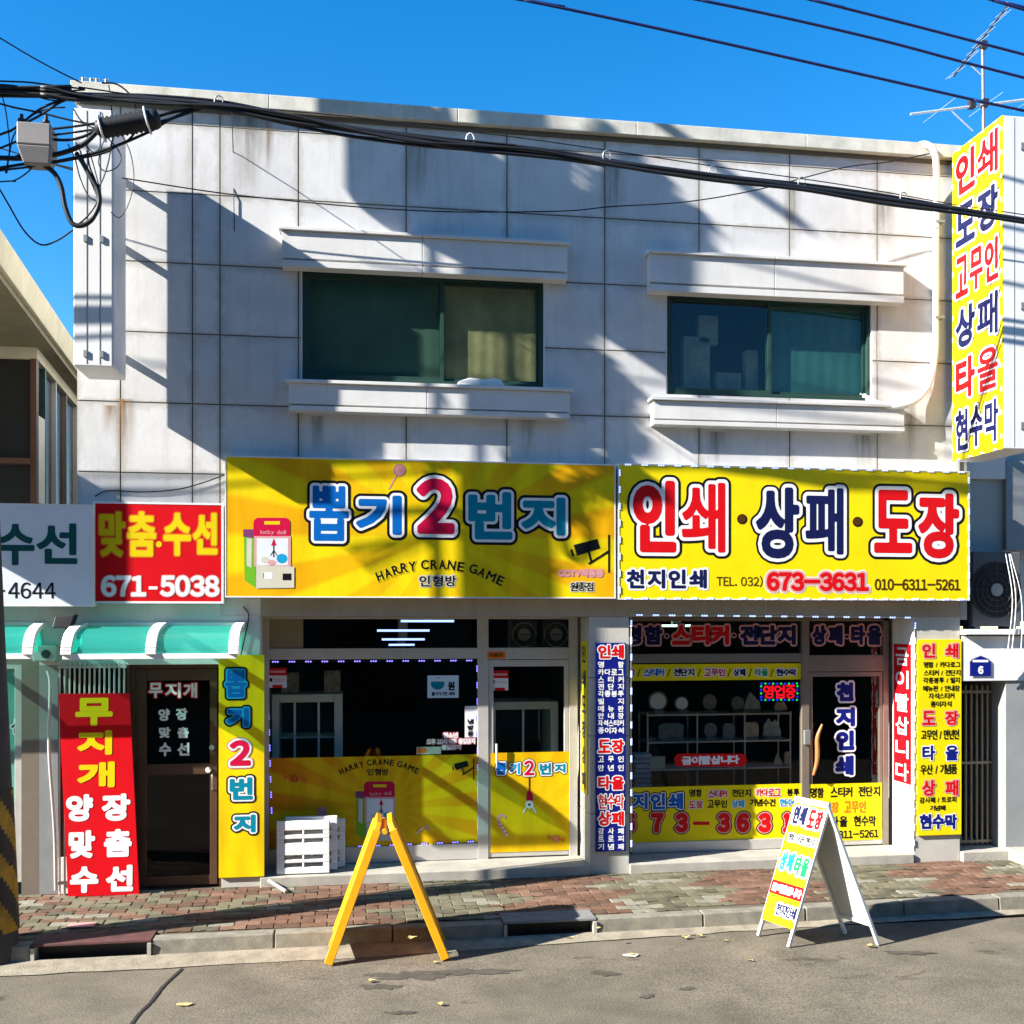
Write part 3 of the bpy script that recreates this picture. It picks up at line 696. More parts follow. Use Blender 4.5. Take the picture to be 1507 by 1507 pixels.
tag(m.build('stacked_boxes', None, 0.01), 'dim piled boxes behind the left pane of the green tinted window', 'boxes')

# ground floor of the building: beam, left wall, pillars
PL, PR = X(868), X(926); RL, RR = X(1345), X(1413); LX = X(380)
bm = MB()
seg = [LX + 0.02, 0.3, 1.7, PL]
for a, b in zip(seg, seg[1:]): bm.box(a + 0.002, b - 0.002, -0.004, REC + 0.3, BEAMZ, BEAMZ + 0.28, BEAM)
bm.box(PL + 0.002, 4.3, -0.004, REC + 0.3, BEAMZ + 0.0, BEAMZ + 0.28, BEAM); bm.box(4.304, RR, -0.004, REC + 0.3, BEAMZ, BEAMZ + 0.28, BEAM)
bm.build('beam', shop, 0.004)
DX0, DX1, DZ1 = X(190), X(326), Z(258, 978)
WX0, WX1 = X(86), X(187)
lw = MB()
lw.box(GX0, DX0 - 0.0, 0, 0.25, DZ1, BEAMZ + 0.3, TRIM); lw.box(DX0, LX + 0.02 - 0.002, 0, 0.25, DZ1, BEAMZ + 0.3, TRIM)
lw.box(DX1 + 0.0, LX + 0.018, 0, REC + 0.3, 0, DZ1, PILLAR); lw.box(GX0, WX0, 0, 0.25, 0, DZ1, GREYM); lw.box(WX1, DX0, 0, 0.25, 0, DZ1, BROWN)
lw.box(WX0, WX1, 0.0, 0.25, 0, 0.35, TRIM)
lw.build('shopfront_wall', shop, 0.004)
for a, b, nme in ((PL, PR, 'pillar'), (RL, RR, 'pillar')):
    m = MB()
    for z0, z1 in ((-0.02, 0.62), (0.625, 1.42), (1.425, 2.02), (2.025, BEAMZ)): m.box(a, b, 0, REC + 0.3, z0, z1, PILLAR if a < 4 else TRIM if False else PILLAR)
    m.build(nme, shop, 0.006)
MB().box(RL - 0.012, RL - 0.001, 0.004, REC, 0.06, BEAMZ, WHITEM).build('jamb_panel', shop)

def member(m, pl, u0, v0, u1, v1, h0, h1, mt):
    a0, a1, b0, b1 = frect(pl, u0, v0, u1, v1); m.slab(pl, a0, a1, b0, b1, h0, h1, mt)
SF = fplane(REC)                                                      # plane of the shop fronts (frame faces)
# --- crane game shop front
f = MB()
FR = ALU
zt = BEAMZ; zb = 0.12
def vb(m, u0, u1, v0, v1, mt, d=0.0): member(m, SF, u0, v0, u1, v1, -0.06, 0.0 + d, mt)
cx0, cx1 = LX + 0.02, PL
vb(f, 386, 396, 906, 1285, FR); vb(f, 703, 719, 906, 1285, FR, 0.004); vb(f, 838, 850, 906, 1285, FR)
f.box(X(396, REC), X(703, REC), REC, REC + 0.06, Z(545, 970, REC), Z(545, 954, REC), FR)
f.box(X(719, REC), X(838, REC), REC, REC + 0.06, Z(780, 970, REC), Z(780, 953, REC), FR)
f.box(X(396, REC), X(703, REC), REC, REC + 0.06, 0.10, Z(545, 1246, REC), FR)
f.box(X(396, REC), X(838, REC), REC, REC + 0.06, Z(600, 911, REC), BEAMZ - 0.0, FR)
f.box(X(719, REC), X(838, REC), REC, REC + 0.06, Z(545, 911, REC), BEAMZ, FR) if False else None
sf1 = f.build('shopfront_frame', shop, 0.004); sf1['label'] = 'aluminium shop front under the crane game sign'
MB().box(X(396, REC), X(446, REC), REC + 0.02, REC + 0.03, Z(420, 955, REC), Z(420, 911, REC), mat('beige_infill', (0.25, 0.22, 0.15), 0.8)).build('infill_panel', sf1)
MB().box(X(396, REC), X(703, REC), REC + 0.025, REC + 0.031, Z(545, 1246, REC), Z(545, 970, REC), GLASS).build('window_pane', sf1)
MB().box(X(446, REC), X(703, REC), REC + 0.025, REC + 0.031, Z(575, 954, REC), Z(575, 911, REC), GLASS).build('transom_pane', sf1)
MB().box(X(719, REC), X(838, REC), REC + 0.025, REC + 0.031, Z(780, 953, REC), Z(780, 911, REC), GLASS).build('transom_pane', sf1)
d = MB(); a, b = X(719, REC) + 0.004, X(838, REC) - 0.004; zlo, zhi = 0.11, Z(780, 971, REC)
d.box(a, b, REC + 0.008, REC + 0.05, zhi - 0.07, zhi, FR); d.box(a, b, REC + 0.008, REC + 0.05, zlo, zlo + 0.16, FR); d.box(a, a + 0.05, REC + 0.008, REC + 0.05, zlo + 0.16, zhi - 0.07, FR); d.box(b - 0.05, b, REC + 0.008, REC + 0.05, zlo + 0.16, zhi - 0.07, FR)
dr = d.build('shop_door', shop, 0.004); dr['label'] = 'glass door with a yellow crane game film on its lower half'
MB().box(a + 0.05, b - 0.05, REC + 0.025, REC + 0.031, zlo + 0.16, zhi - 0.07, GLASS).build('door_pane', dr)
h = MB(); hx = X(731, REC - 0.05); h.cyl((hx, REC - 0.045, Z(731, 1122, REC)), (hx, REC - 0.045, Z(731, 1094, REC)), 0.012, WHITEM); h.cyl((hx, REC + 0.01, Z(731, 1096, REC)), (hx, REC - 0.045, Z(731, 1096, REC)), 0.008, GREYM); h.cyl((hx, REC + 0.01, Z(731, 1120, REC)), (hx, REC - 0.045, Z(731, 1120, REC)), 0.008, GREYM)
h.build('door_handle', dr)
m = MB(); m.box(LX + 0.02, PL, -0.03, REC + 0.4, -0.03, 0.095, CONC); m.build('door_step', shop, 0.01)
# --- printing shop front
f = MB(); FB = ALUDK
vb(f, 918, 930, 908, 1266, FB); vb(f, 1180, 1191, 908, 1266, FB, 0.004); vb(f, 1300, 1308, 908, 1266, FB)
f.box(X(930, REC), X(1180, REC), REC, REC + 0.06, Z(1055, 975, REC), Z(1055, 962, REC), FB); f.box(X(1191, REC), X(1300, REC), REC, REC + 0.06, Z(1245, 988, REC), Z(1245, 964, REC), FB)
f.box(X(918, REC), X(1308, REC), REC, REC + 0.06, Z(1100, 914, REC), BEAMZ, FB)
f.box(X(930, REC), X(1180, REC), REC, REC + 0.06, 0.10, Z(1055, 1237, REC), FR)
sf2 = f.build('shopfront_frame', shop, 0.004); sf2['label'] = 'bronze framed shop front under the printing sign'
f = MB(); f.box(X(930, REC), X(1180, REC), REC + 0.025, REC + 0.031, Z(1055, 1237, REC), Z(1055, 975, REC), GLASS); f.build('window_pane', sf2)
MB().box(X(930, REC), X(1180, REC), REC + 0.025, REC + 0.031, Z(1055, 962, REC), Z(1055, 914, REC), GLASS).build('transom_pane', sf2)
MB().box(X(1191, REC), X(1300, REC), REC + 0.025, REC + 0.031, Z(1245, 964, REC), Z(1245, 914, REC), GLASS).build('transom_pane', sf2)
d = MB(); a, b = X(1191, REC) + 0.004, X(1300, REC) - 0.004; zlo, zhi = 0.11, Z(1245, 989, REC)
d.box(a, b, REC + 0.008, REC + 0.05, zhi - 0.05, zhi, FB); d.box(a, b, REC + 0.008, REC + 0.05, zlo, zlo + 0.17, FR); d.box(a, a + 0.04, REC + 0.008, REC + 0.05, zlo + 0.17, zhi - 0.05, FB); d.box(b - 0.04, b, REC + 0.008, REC + 0.05, zlo + 0.17, zhi - 0.05, FB)
dr2 = d.build('shop_door', shop, 0.004); dr2['label'] = 'glass door with blue vertical lettering and a curved wooden handle'
MB().box(a + 0.04, b - 0.04, REC + 0.025, REC + 0.031, zlo + 0.17, zhi - 0.05, GLASS).build('door_pane', dr2)
WOOD = mat('varnished_wood', (0.42, 0.17, 0.05), 0.35, var=0.2, scale=20)
h = MB(); pts = [at(u, v, REC - 0.06) for u, v in ((1210, 1066), (1203, 1085), (1203, 1105), (1202, 1122), (1197, 1141))]
h.tube(spline(pts, 5), [0.008 + 0.018 * math.sin(math.pi * min(1, (i + 2) / 24)) for i in range(21)], WOOD, 8)
for u, v in ((1204, 1082), (1202, 1122)): h.cyl(at(u, v, REC + 0.01), at(u, v, REC - 0.06), 0.008, GREYM)
h.build('door_handle', dr2)
h = MB(); a0 = at(1187, 1085, REC - 0.01); h.box(a0.x - 0.035, a0.x + 0.035, REC - 0.04, REC - 0.004, a0.z - 0.08, a0.z + 0.08, GREYM)
h.build('lock_box', dr2, 0.005)
m = MB(); m.box(PR, RL - 0.012, -0.03, REC + 0.4, -0.03, 0.095, CONC); m.build('door_step', shop, 0.01)
# --- rooms behind the shop fronts
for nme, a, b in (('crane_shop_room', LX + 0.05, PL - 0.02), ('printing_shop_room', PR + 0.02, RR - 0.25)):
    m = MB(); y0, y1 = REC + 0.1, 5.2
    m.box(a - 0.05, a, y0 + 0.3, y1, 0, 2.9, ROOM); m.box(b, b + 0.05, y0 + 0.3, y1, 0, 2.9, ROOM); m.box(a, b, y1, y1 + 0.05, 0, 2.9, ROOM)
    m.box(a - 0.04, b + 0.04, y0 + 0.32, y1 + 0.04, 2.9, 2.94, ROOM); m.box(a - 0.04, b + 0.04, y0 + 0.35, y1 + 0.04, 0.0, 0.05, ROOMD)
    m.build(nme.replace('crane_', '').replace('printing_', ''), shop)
# --- tailor's door and barred window
d = MB(); dy = 0.07; a, b = DX0, DX1; zhi = DZ1
d.box(a, a + 0.035, dy, dy + 0.1, 0.0, zhi, BROWN); d.box(b - 0.03, b, dy, dy + 0.1, 0.0, zhi, BROWN); d.box(a + 0.035, b - 0.03, dy, dy + 0.1, zhi - 0.04, zhi, BROWN)
df = d.build('door_frame', shop, 0.004)
la, lb = X(213), X(318); d = MB(); y = dy + 0.02
zm0, zm1 = Z(265, 1142), Z(265, 1126)
d.box(a + 0.036, la, y, y + 0.045, 0.02, zhi - 0.045, BROWN)
d.box(la, lb, y + 0.002, y + 0.043, zhi - 0.16, zhi - 0.045, BROWN); d.box(la, lb, y + 0.002, y + 0.043, zm0, zm1, BROWN); d.box(la, lb, y + 0.002, y + 0.043, 0.02, Z(265, 1292), BROWN); d.box(lb - 0.07, lb, y, y + 0.045, 0.02, zhi - 0.045, BROWN)
dl = d.build('door', shop, 0.004); dl['label'] = 'brown framed door with white lettering on its dark upper pane'
DPG = glass('door_glass', (0.66, 0.66, 0.64), 0.5)
MB().box(la, lb - 0.07, y + 0.018, y + 0.024, zm1, zhi - 0.16, DPG).build('upper_pane', dl)
MB().box(la, lb - 0.07, y + 0.018, y + 0.024, Z(265, 1292), zm0, DPG).build('lower_pane', dl)
h = MB(); k = at(307, 1133, y); h.cyl((k.x, y + 0.01, k.z), (k.x, y - 0.03, k.z), 0.032, GREYM, 0.026); h.cyl((k.x, y - 0.03, k.z), (k.x, y - 0.055, k.z), 0.026, WHITEM, 0.02)
h.build('door_knob', dl); h = MB(); k = at(312, 1100, y); h.cyl((k.x, y + 0.01, k.z), (k.x, y - 0.02, k.z), 0.025, GREYM); h.build('lock', dl); h = MB(); k = at(313, 1150, y); h.tube([(k.x, y, k.z + 0.08), (k.x, y - 0.04, k.z + 0.07), (k.x, y - 0.04, k.z - 0.07), (k.x, y, k.z - 0.08)], 0.009, GREYM)
h.build('pull_handle', dl)
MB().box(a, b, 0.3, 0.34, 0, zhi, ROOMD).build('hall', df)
g = MB()
for i in range(14):
    x = WX0 + 0.02 + (WX1 - WX0 - 0.04) * i / 13
    g.cyl((x, -0.03, -0.0), (x, -0.03, Z(135, 975)), 0.009, ALU, n=8)
g.box(WX0, WX1, -0.04, -0.02, Z(135, 983), Z(135, 979), ALU); g.box(WX0, WX1, -0.04, -0.02, 0.10, 0.13, ALU)
wf = MB(); wf.box(WX0, WX1, 0.05, 0.1, 0.35, 0.4, BROWN); wf.box(WX0, WX0 + 0.05, 0.05, 0.1, 0.4, DZ1, BROWN); wf.box(WX1 - 0.05, WX1, 0.05, 0.1, 0.4, DZ1, BROWN)
wfo = wf.build('side_window', shop); MB().box(WX0 + 0.05, WX1 - 0.05, 0.07, 0.076, 0.4, DZ1, GLASSD).build('pane', wfo); g.build('window_bars', wfo)
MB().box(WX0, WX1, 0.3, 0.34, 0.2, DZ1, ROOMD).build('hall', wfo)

# ================================================================== neighbour houses
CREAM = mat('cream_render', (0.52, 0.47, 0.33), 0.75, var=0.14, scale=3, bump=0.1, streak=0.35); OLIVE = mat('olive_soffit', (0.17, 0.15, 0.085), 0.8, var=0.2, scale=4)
hl = thing('neighbour_house', (-5, 2, 0), 'cream house at the left with a wide overhanging eave and dark upper windows', 'house')
def ex(y, x0): return x0 - 0.089 * y
ya, yb, ZE = -0.05, 10.0, 6.36
def hprism(y0, x0, z0, z1, x0t=None):                               # slab bounded by the slanting flank of the house
    x1 = x0 if x0t is None else x0t
    return [(-9, y0, z0), (ex(y0, x0), y0, z0), (ex(yb, x0), yb, z0), (-9, yb, z0)], [(-9, y0, z1), (ex(y0, x1), y0, z1), (ex(yb, x1), yb, z1), (-9, yb, z1)]
m = MB(); m.prism(*hprism(ya, -3.37, ZE - 0.29, ZE, -3.33), CREAM); m.build('eave_fascia', hl, 0.01)
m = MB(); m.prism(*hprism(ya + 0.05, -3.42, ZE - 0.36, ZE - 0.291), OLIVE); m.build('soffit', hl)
yf = 3.2
m = MB(); m.prism(*hprism(yf, -3.60, 5.86, ZE - 0.361), CREAM); m.box(-9, -3.0, 0.26, 7, 2.75, 2.95, CONC); m.build('upper_wall', hl)
DIM = mat('dim_interior', (0.022, 0.022, 0.02), 0.25, spec=0.5)
m = MB(); m.prism(*hprism(yf + 0.06, -3.67, 2.95, 5.859), DIM); m.build('upper_glazing', hl)
WBRN = mat('window_brown', (0.10, 0.05, 0.03), 0.5)
for yy, mt, w_ in ((3.2, WBRN, 0.10), (3.75, GREENF, 0.06), (4.5, ALU, 0.03), (5.3, ALUDK, 0.04), (6.2, ALU, 0.03), (6.9, WBRN, 0.1)):
    x = ex(yy, -3.62); MB().box(x - 0.06, x + 0.01, yy, yy + w_, 2.95, 5.859, mt).build('mullion', hl)
MB().box(-6.2, -3.95, 3.17, 3.25, 4.55, 4.62, WBRN).build('transom', hl)
x = ex(3.5, -3.63); MB().box(x - 0.03, x + 0.004, 3.36, 3.72, 4.1, 5.2, mat('net_curtain', (0.7, 0.68, 0.6), 0.8)).build('curtain_or_reflection', hl)
m = MB(); m.box(-9, -3.55, 0.0, 0.25, 0, 0.12, CONC); m.box(-9, GX0, 0.0, 0.25, 2.25, 2.949, TRIM); m.box(GX0 - 0.16, GX0, 0, 0.25, 0.0, 2.25, ALUDK); m.build('ground_floor_wall', hl)
FROST = mat('frosted_green_glass', (0.10, 0.30, 0.25), 0.25, var=0.25, scale=1.2, spec=0.6)
m = MB(); x1 = GX0 - 0.16; m.box(x1 - 0.07, x1, 0.03, 0.09, 0.12, 2.25, ALU); m.box(-5.2, x1 - 0.07, 0.03, 0.09, 0.12, 0.30, ALU); m.box(-5.2, x1 - 0.07, 0.03, 0.09, 2.15, 2.25, ALU)
gd = m.build('sliding_door', hl, 0.004); MB().box(-5.2, x1 - 0.07, 0.055, 0.062, 0.30, 2.15, FROST).build('door_pane', gd)
pr = Print(fplane(0.053)); pr.text('선', 16, 1056, 38, 1080, [(0, DGREEN), (1.5, WHITE)], bold=0.8); pr.done('door_lettering', gd)

hr = thing('neighbour_block', (9, 2, 0), 'grey house at the right edge with a barred doorway and white band', 'house')
RW = mat('grey_render', (0.50, 0.51, 0.50), 0.8, var=0.1, scale=2, streak=0.3); GRW = mat('dark_grey_render', (0.24, 0.25, 0.25), 0.8, var=0.15, scale=2, streak=0.3)
NX = RR + 0.004
m = MB(); x1 = X(1430); m.box(NX, 13, 0.36, 6, 2.6, 6.4, RW); m.box(NX, NX + 0.09, 0.02, 0.36, 2.62, 6.0, CONC); m.build('upper_wall', hr, 0.004)
WIN = mat('pale_window', (0.42, 0.46, 0.44), 0.25, var=0.08, scale=1.5, spec=0.6)
m = MB(); m.box(x1 + 0.01, X(1500), 0.24, 0.355, Z(1460, 700), Z(1460, 655), WHITEM); m.box(X(1500), 9, 0.23, 0.355, 3.4, 4.4, GREYM); wn2 = m.build('window_frame', hr, 0.004)
MB().box(x1 + 0.01, X(1500), 0.30, 0.355, Z(1460, 812), Z(1460, 700), WIN).build('pane', wn2)
m = MB(); m.box(NX + 0.02, 13, -0.02, 0.06, Z(1460, 1002), Z(1460, 936), WHITEM); m.build('white_band', hr, 0.006)
m = MB(); m.box(NX, 13, -0.10, 0.36, Z(1460, 934), Z(1460, 926), WHITEM); m.build('ledge', hr, 0.006)
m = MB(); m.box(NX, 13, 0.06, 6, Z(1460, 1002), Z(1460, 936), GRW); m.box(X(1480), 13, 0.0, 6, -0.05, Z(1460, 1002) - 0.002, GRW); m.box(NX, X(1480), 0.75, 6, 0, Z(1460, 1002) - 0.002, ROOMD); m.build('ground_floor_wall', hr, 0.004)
m = MB(); m.box(NX, X(1480) , -0.05, 0.75, -0.03, 0.10, CONC); m.box(X(1480), 10.2, -0.32, -0.0, -0.03, 0.13, CONC); m.build('door_step', hr, 0.008)
GATEM = mat('gate_bronze', (0.30, 0.25, 0.18), 0.45, 0.3, var=0.15)
gt = MB(); gx0, gx1, gy = NX + 0.02, X(1469, 0.25), 0.25
for i in range(10):
    x = gx0 + (gx1 - gx0) * i / 9; gt.cyl((x, gy, 0.12), (x, gy, Z(1440, 1008, gy)), 0.014, GATEM, n=8)
for z in (0.15, Z(1440, 1122, gy), Z(1440, 1018, gy)): gt.box(gx0, gx1, gy - 0.014, gy + 0.014, z - 0.014, z + 0.014, GATEM)
gt.box(gx1, gx1 + 0.035, gy - 0.02, gy + 0.02, 0.10, Z(1440, 1003, gy), ALUDK)
k = at(1473, 1110, 0.22); 
g0 = gt.build('folding_gate', hr); MB().box(k.x - 0.02, k.x + 0.02, 0.19, 0.23, k.z - 0.06, k.z + 0.06, GREYM).build('lock_box', g0)

# ================================================================== signs
def box_sign(name, label, px, yf, depth, face_m, rim=WHITEM, rimw=0.012):
    pl = fplane(yf); a0, a1, b0, b1 = frect(pl, *px)
    g = thing(name, ((a0 + a1) / 2, yf + depth, EYE + 0 * b0 + (b0)), label, 'sign')
    MB().box(a0, a1, yf + 0.004, yf + depth, b0, b1, rim).build('cabinet', g, 0.004)
    m = MB(); w = rimw
    m.box(a0, a1, yf - 0.004, yf + 0.004, b0, b0 + w, rim); m.box(a0, a1, yf - 0.004, yf + 0.004, b1 - w, b1, rim); m.box(a0, a0 + w, yf - 0.004, yf + 0.004, b0 + w, b1 - w, rim); m.box(a1 - w, a1, yf - 0.004, yf + 0.004, b0 + w, b1 - w, rim)
    m.build('rim', g)
    MB().box(a0 + w, a1 - w, yf - 0.001, yf + 0.004, b0 + w, b1 - w, face_m).build('face_panel', g)
    return g, pl, (a0, a1, b0, b1)
# fplane's e2 axis starts at z = 0 of the world, so b is a height
Y1, Y2 = (0.76, 0.57, 0.004), (0.72, 0.37, 0.003)
def candy(pr, x, y, s, m=BRINK):
    pr.disc(x, y, 9 * s, ORANGE, 0.0005, 7 * s); pr.poly([(x - 7 * s, y - 1 * s), (x - 18 * s, y - 9 * s), (x - 15 * s, y + 3 * s)], ORANGE, 0.0004); pr.poly([(x + 7 * s, y + 1 * s), (x + 17 * s, y + 9 * s), (x + 19 * s, y - 2 * s)], ORANGE, 0.0004)
    for k in (-4, 0, 4): pr.line((x + k * s - 2 * s, y - 6 * s), (x + k * s + 1 * s, y + 6 * s), 1.3 * s, m, 0.001)
def cctv(pr, x, y, s):
    pr.poly([(x + 5 * s, y + 13 * s), (x + 40 * s, y + 4 * s), (x + 44 * s, y + 18 * s), (x + 10 * s, y + 29 * s)], INK)
    pr.poly([(x, y + 20 * s), (x + 3 * s, y + 19 * s), (x + 6 * s, y + 29 * s), (x + 3 * s, y + 30 * s)], INK)
    pr.line((x + 57 * s, y - 2 * s), (x + 57 * s, y + 54 * s), 2.6 * s, INK, 0.0006); pr.line((x + 27 * s, y + 22 * s), (x + 31 * s, y + 38 * s), 3 * s, INK, 0.0006); pr.line((x + 27 * s, y + 41 * s), (x + 57 * s, y + 22 * s), 3 * s, INK, 0.0012)
def machine(pr, x, y, s):                                           # the drawn claw machine, 74 x 104 units
    P_ = lambda a, b: (x + a * s, y + b * s)
    pr.poly([P_(-1, 17), P_(15, 17), P_(15, 30), P_(-1, 28)], PURPLE); pr.poly([P_(0, 28), P_(16, 30), P_(18, 104), P_(1, 92)], LIME); pr.poly([P_(4, 30), P_(12, 31), P_(11, 74), P_(4, 70)], PALE, 0.0006)
    pr.rect(x + 14 * s, y, x + 68 * s, y + 32 * s, CRIM, 0.001, 8 * s); pr.rect(x + 15 * s, y + 27 * s, x + 69 * s, y + 72 * s, ROSE, 0.0016); pr.rect(x + 19 * s, y + 30 * s, x + 65 * s, y + 70 * s, GREYP, 0.0022)
    pr.rect(x + 30 * s, y + 5 * s, x + 53 * s, y + 10 * s, YELT, 0.002); pr.text('lucky doll', x + 24 * s, y + 18 * s, x + 62 * s, y + 26 * s, [(0, PINK)], bold=0.3, lift=0.002)
    pr.poly([P_(18, 70), P_(74, 72), P_(74, 103), P_(18, 104)], PALE, 0.003); pr.rect(x + 57 * s, y + 82 * s, x + 70 * s, y + 92 * s, INK, 0.0036); pr.rect(x + 28 * s, y + 80 * s, x + 42 * s, y + 90 * s, WHITE, 0.0036); pr.line(P_(29, 81), P_(29, 89), 1 * s, INK, 0.0042)
    pr.poly([P_(44, 30), P_(48, 41), P_(40, 41)], CRIM, 0.003); pr.line(P_(44, 41), P_(44, 58), 2 * s, INK, 0.0026); pr.line(P_(44, 48), P_(39, 56), 1.2 * s, INK, 0.003); pr.line(P_(44, 48), P_(49, 56), 1.2 * s, INK, 0.003)
    pr.disc(x + 56 * s, y + 60 * s, 8 * s, CYAN, 0.0028, 7 * s); pr.disc(x + 31 * s, y + 62 * s, 6 * s, PALE, 0.0028, 5 * s); pr.disc(x + 41 * s, y + 66 * s, 6 * s, ROSE, 0.0032, 4 * s)
def lolly(pr, x, y, r, dx, dy):
    pr.line((x, y), (x + dx, y + dy), 1.6, ROSE); pr.disc(x, y, r, PINK, 0.0006); pr.disc(x, y, r * 0.72, ROSE, 0.0012); pr.disc(x + r * 0.1, y, r * 0.42, PINK, 0.0018); pr.disc(x, y, r * 0.2, ROSE, 0.0024)
def cane(pr, x, y, s, ang):
    pts = [(0, 40), (0, 10), (2, 3), (8, 0), (14, 3), (15, 9)]; ca, sa = math.cos(ang), math.sin(ang)
    q = [(x + s * (a * ca - b * sa), y + s * (a * sa + b * ca)) for a, b in pts]
    for i in range(len(q) - 1): pr.line(q[i], q[i + 1], 5 * s, ROSE, 0.0004 * i)
    for k in range(4):
        a = np.array(q[0]) + (np.array(q[1]) - np.array(q[0])) * (k + 0.3) / 4; pr.line(a, a + np.array([3 * s, -3 * s]), 3 * s, WHITE, 0.003)

BB = [(0, BLUE), (4, WHITE), (8, INK)]; TB = [(0, TEAL), (4, WHITE), (8, INK)]; CB = [(0, CRIM), (5, WHITE), (8.5, INK)]
# 1 crane game signboard
ctr = at(655, 790, -0.15)
CRY = sunburst('crane_sign_yellow', (ctr.x, ctr.z), 17, Y1, Y2)
sg, pl, bx = box_sign('signboard', 'long yellow crane game signboard with blue and pink bubble letters over the glass front', (331, 677, 906, 880), -0.15, 0.14, CRY, WHITEM)
pr = Print(pl)
for ch, b, ly in (('뽑', (455, 715, 513, 796), BB), ('기', (524, 729, 591, 787), BB), ('2', (613, 704, 669, 786), CB), ('번', (689, 724, 754, 794), TB), ('지', (767, 732, 832, 788), TB)):
    pr.text(ch, *b, ly, bold={'뽑': 2.4, '2': 4.5}.get(ch, 3.4))
pr.done('title_lettering', sg)
pr = Print(pl); pr.arc('HARRY CRANE GAME', [(553, 850), (590, 836), (625, 831), (660, 831), (700, 838), (742, 857)], 14, [(0, INK), (1.6, YELT)], 0.5); pr.spread('인형방', 617, 847, 671, 863, [(0, INK), (1.8, PALE)], 0.4); pr.done('subtitle_lettering', sg)
pr = Print(pl); pr.text('CCTV작동중', 822, 838, 888, 849, [(0, ROSE), (1.2, PINK)], bold=0.3); pr.spread('원종점', 839, 857, 873, 870, [(0, INK), (1.5, PALE)], 0.3); pr.done('branch_lettering', sg)
pr = Print(pl); cctv(pr, 839, 789, 1.0); pr.done('camera_pictogram', sg)
pr = Print(pl); machine(pr, 359, 762, 1.0); pr.done('claw_machine_drawing', sg)
pr = Print(pl); lolly(pr, 588, 692, 9, -16, 28); pr.done('lollipop_drawing', sg)
# 2 printing signboard with light chain
sg2, pl2, bx2 = box_sign('signboard', 'yellow printing signboard with red and navy block letters inside a chain of white lights', (910, 688, 1427, 883), -0.16, 0.15, YEL, WHITEM)
RB = [(0, RED), (5, WHITE), (8.5, INK)]; NB = [(0, NAVY), (5, WHITE), (8, INK)]
pr = Print(pl2)
for ch, b, ly in (('인', (931, 707, 995, 813), RB), ('쇄', (1003, 710, 1067, 813), RB), ('상', (1112, 717, 1176, 822), NB), ('패', (1185, 718, 1241, 816), NB), ('도', (1286, 721, 1342, 814), RB), ('장', (1351, 726, 1411, 822), RB)):
    pr.text(ch, *b, ly, bold={'쇄': 2.4, '패': 2.4, '인': 4.2}.get(ch, 3.4))
for x, y in ((1092, 764), (1262, 768)): pr.disc(x, y, 7.5, INK); pr.disc(x - 0.5, y - 0.5, 6, BRINK, 0.001)
pr.done('title_lettering', sg2)
pr = Print(pl2); pr.spread('천지인쇄', 922, 838, 1040, 866, [(0, NAVY), (3, WHITE)], 1.3, cw=26); pr.done('shop_name_lettering', sg2)
pr = Print(pl2); pr.text('TEL. 032)', 1054, 847, 1122, 864, [(0, BRINK)], bold=0.2); pr.text('673-3631', 1128, 842, 1278, 870, [(0, RED), (2.5, ROSE), (3.8, WHITE)], bold=1.6); pr.text('010-6311-5261', 1287, 852, 1413, 869, [(0, BRINK)], bold=0.6); pr.done('phone_lettering', sg2)

def led_mesh(body, lit, name, sc=1.0):
    m = MB(); m.box(-0.036, 0.036, 0.0, 0.005, -0.011, 0.011, body)
    for k in (-1, 0, 1):
        c = k * 0.024; q = [(c + 0.0085 * math.cos(2 * math.pi * i / 8), -0.004, 0.0085 * math.sin(2 * math.pi * i / 8)) for i in range(8)]
        q2 = [(x, 0.0, z) for x, y, z in q]; m.prism(q2[::-1], q[::-1], lit)
    m.v = [(x * sc, y, z * sc) for x, y, z in m.v]; o = m.build(name); me = o.data; bpy.data.objects.remove(o); return me
LEDM = led_mesh(WHITEP, LED, 'led_module'); LEDM2 = led_mesh(DARKM, LEDB, 'led_module')
def chain(parent, me, pts, step, out=(0, -1, 0)):                # light modules spaced along a line of world points
    L_ = [(pts[i + 1] - pts[i]).length for i in range(len(pts) - 1)]
    for i, l in enumerate(L_):
        d = (pts[i + 1] - pts[i]) / l; n = max(1, round(l / step))
        for k in range(n):
            c = pts[i] + d * (l * (k + 0.5) / n)
            o = bpy.data.objects.new('led_module', me); COL.objects.link(o); o.parent = parent
            yax = -Vector(out); zax = d.cross(yax)
            M_ = Matrix((d, yax, zax)).transposed().to_4x4(); M_.translation = c - parent.location
            o.matrix_local = M_
def wire(parent, pts, r=0.003, m=None):
    MB().tube(pts, r, m or WHITEP, 6, smooth=True).build('wire', parent)
a0, a1, b0, b1 = bx2; y = -0.167
g = thing('light_chain', (a0, y, b0), 'chain of white three dot lights framing the yellow printing signboard', 'light chain')
cor = [Vector((a0 + 0.012, y, b0 + 0.01)), Vector((a0 + 0.012, y, b1 - 0.01)), Vector((a1 - 0.012, y, b1 - 0.01)), Vector((a1 - 0.012, y, b0 + 0.01)), Vector((a0 + 0.012, y, b0 + 0.01))]
wire(g, [c + Vector((0, 0.004, 0)) for c in cor[:4]]); chain(g, LEDM, cor, 0.178)
# around the printing shop opening
cor = [at(929, 1254, -0.012), at(929, 905, -0.012), at(1347, 909, -0.012), at(1345, 1252, -0.012)]
g = thing('light_chain', cor[0], 'chain of blue white lights running around the opening of the printing shop', 'light chain')
wire(g, [c + Vector((0, 0.008, 0)) for c in cor], 0.004); chain(g, led_mesh(WHITEP, LED, 'led_module'), cor, 0.172)
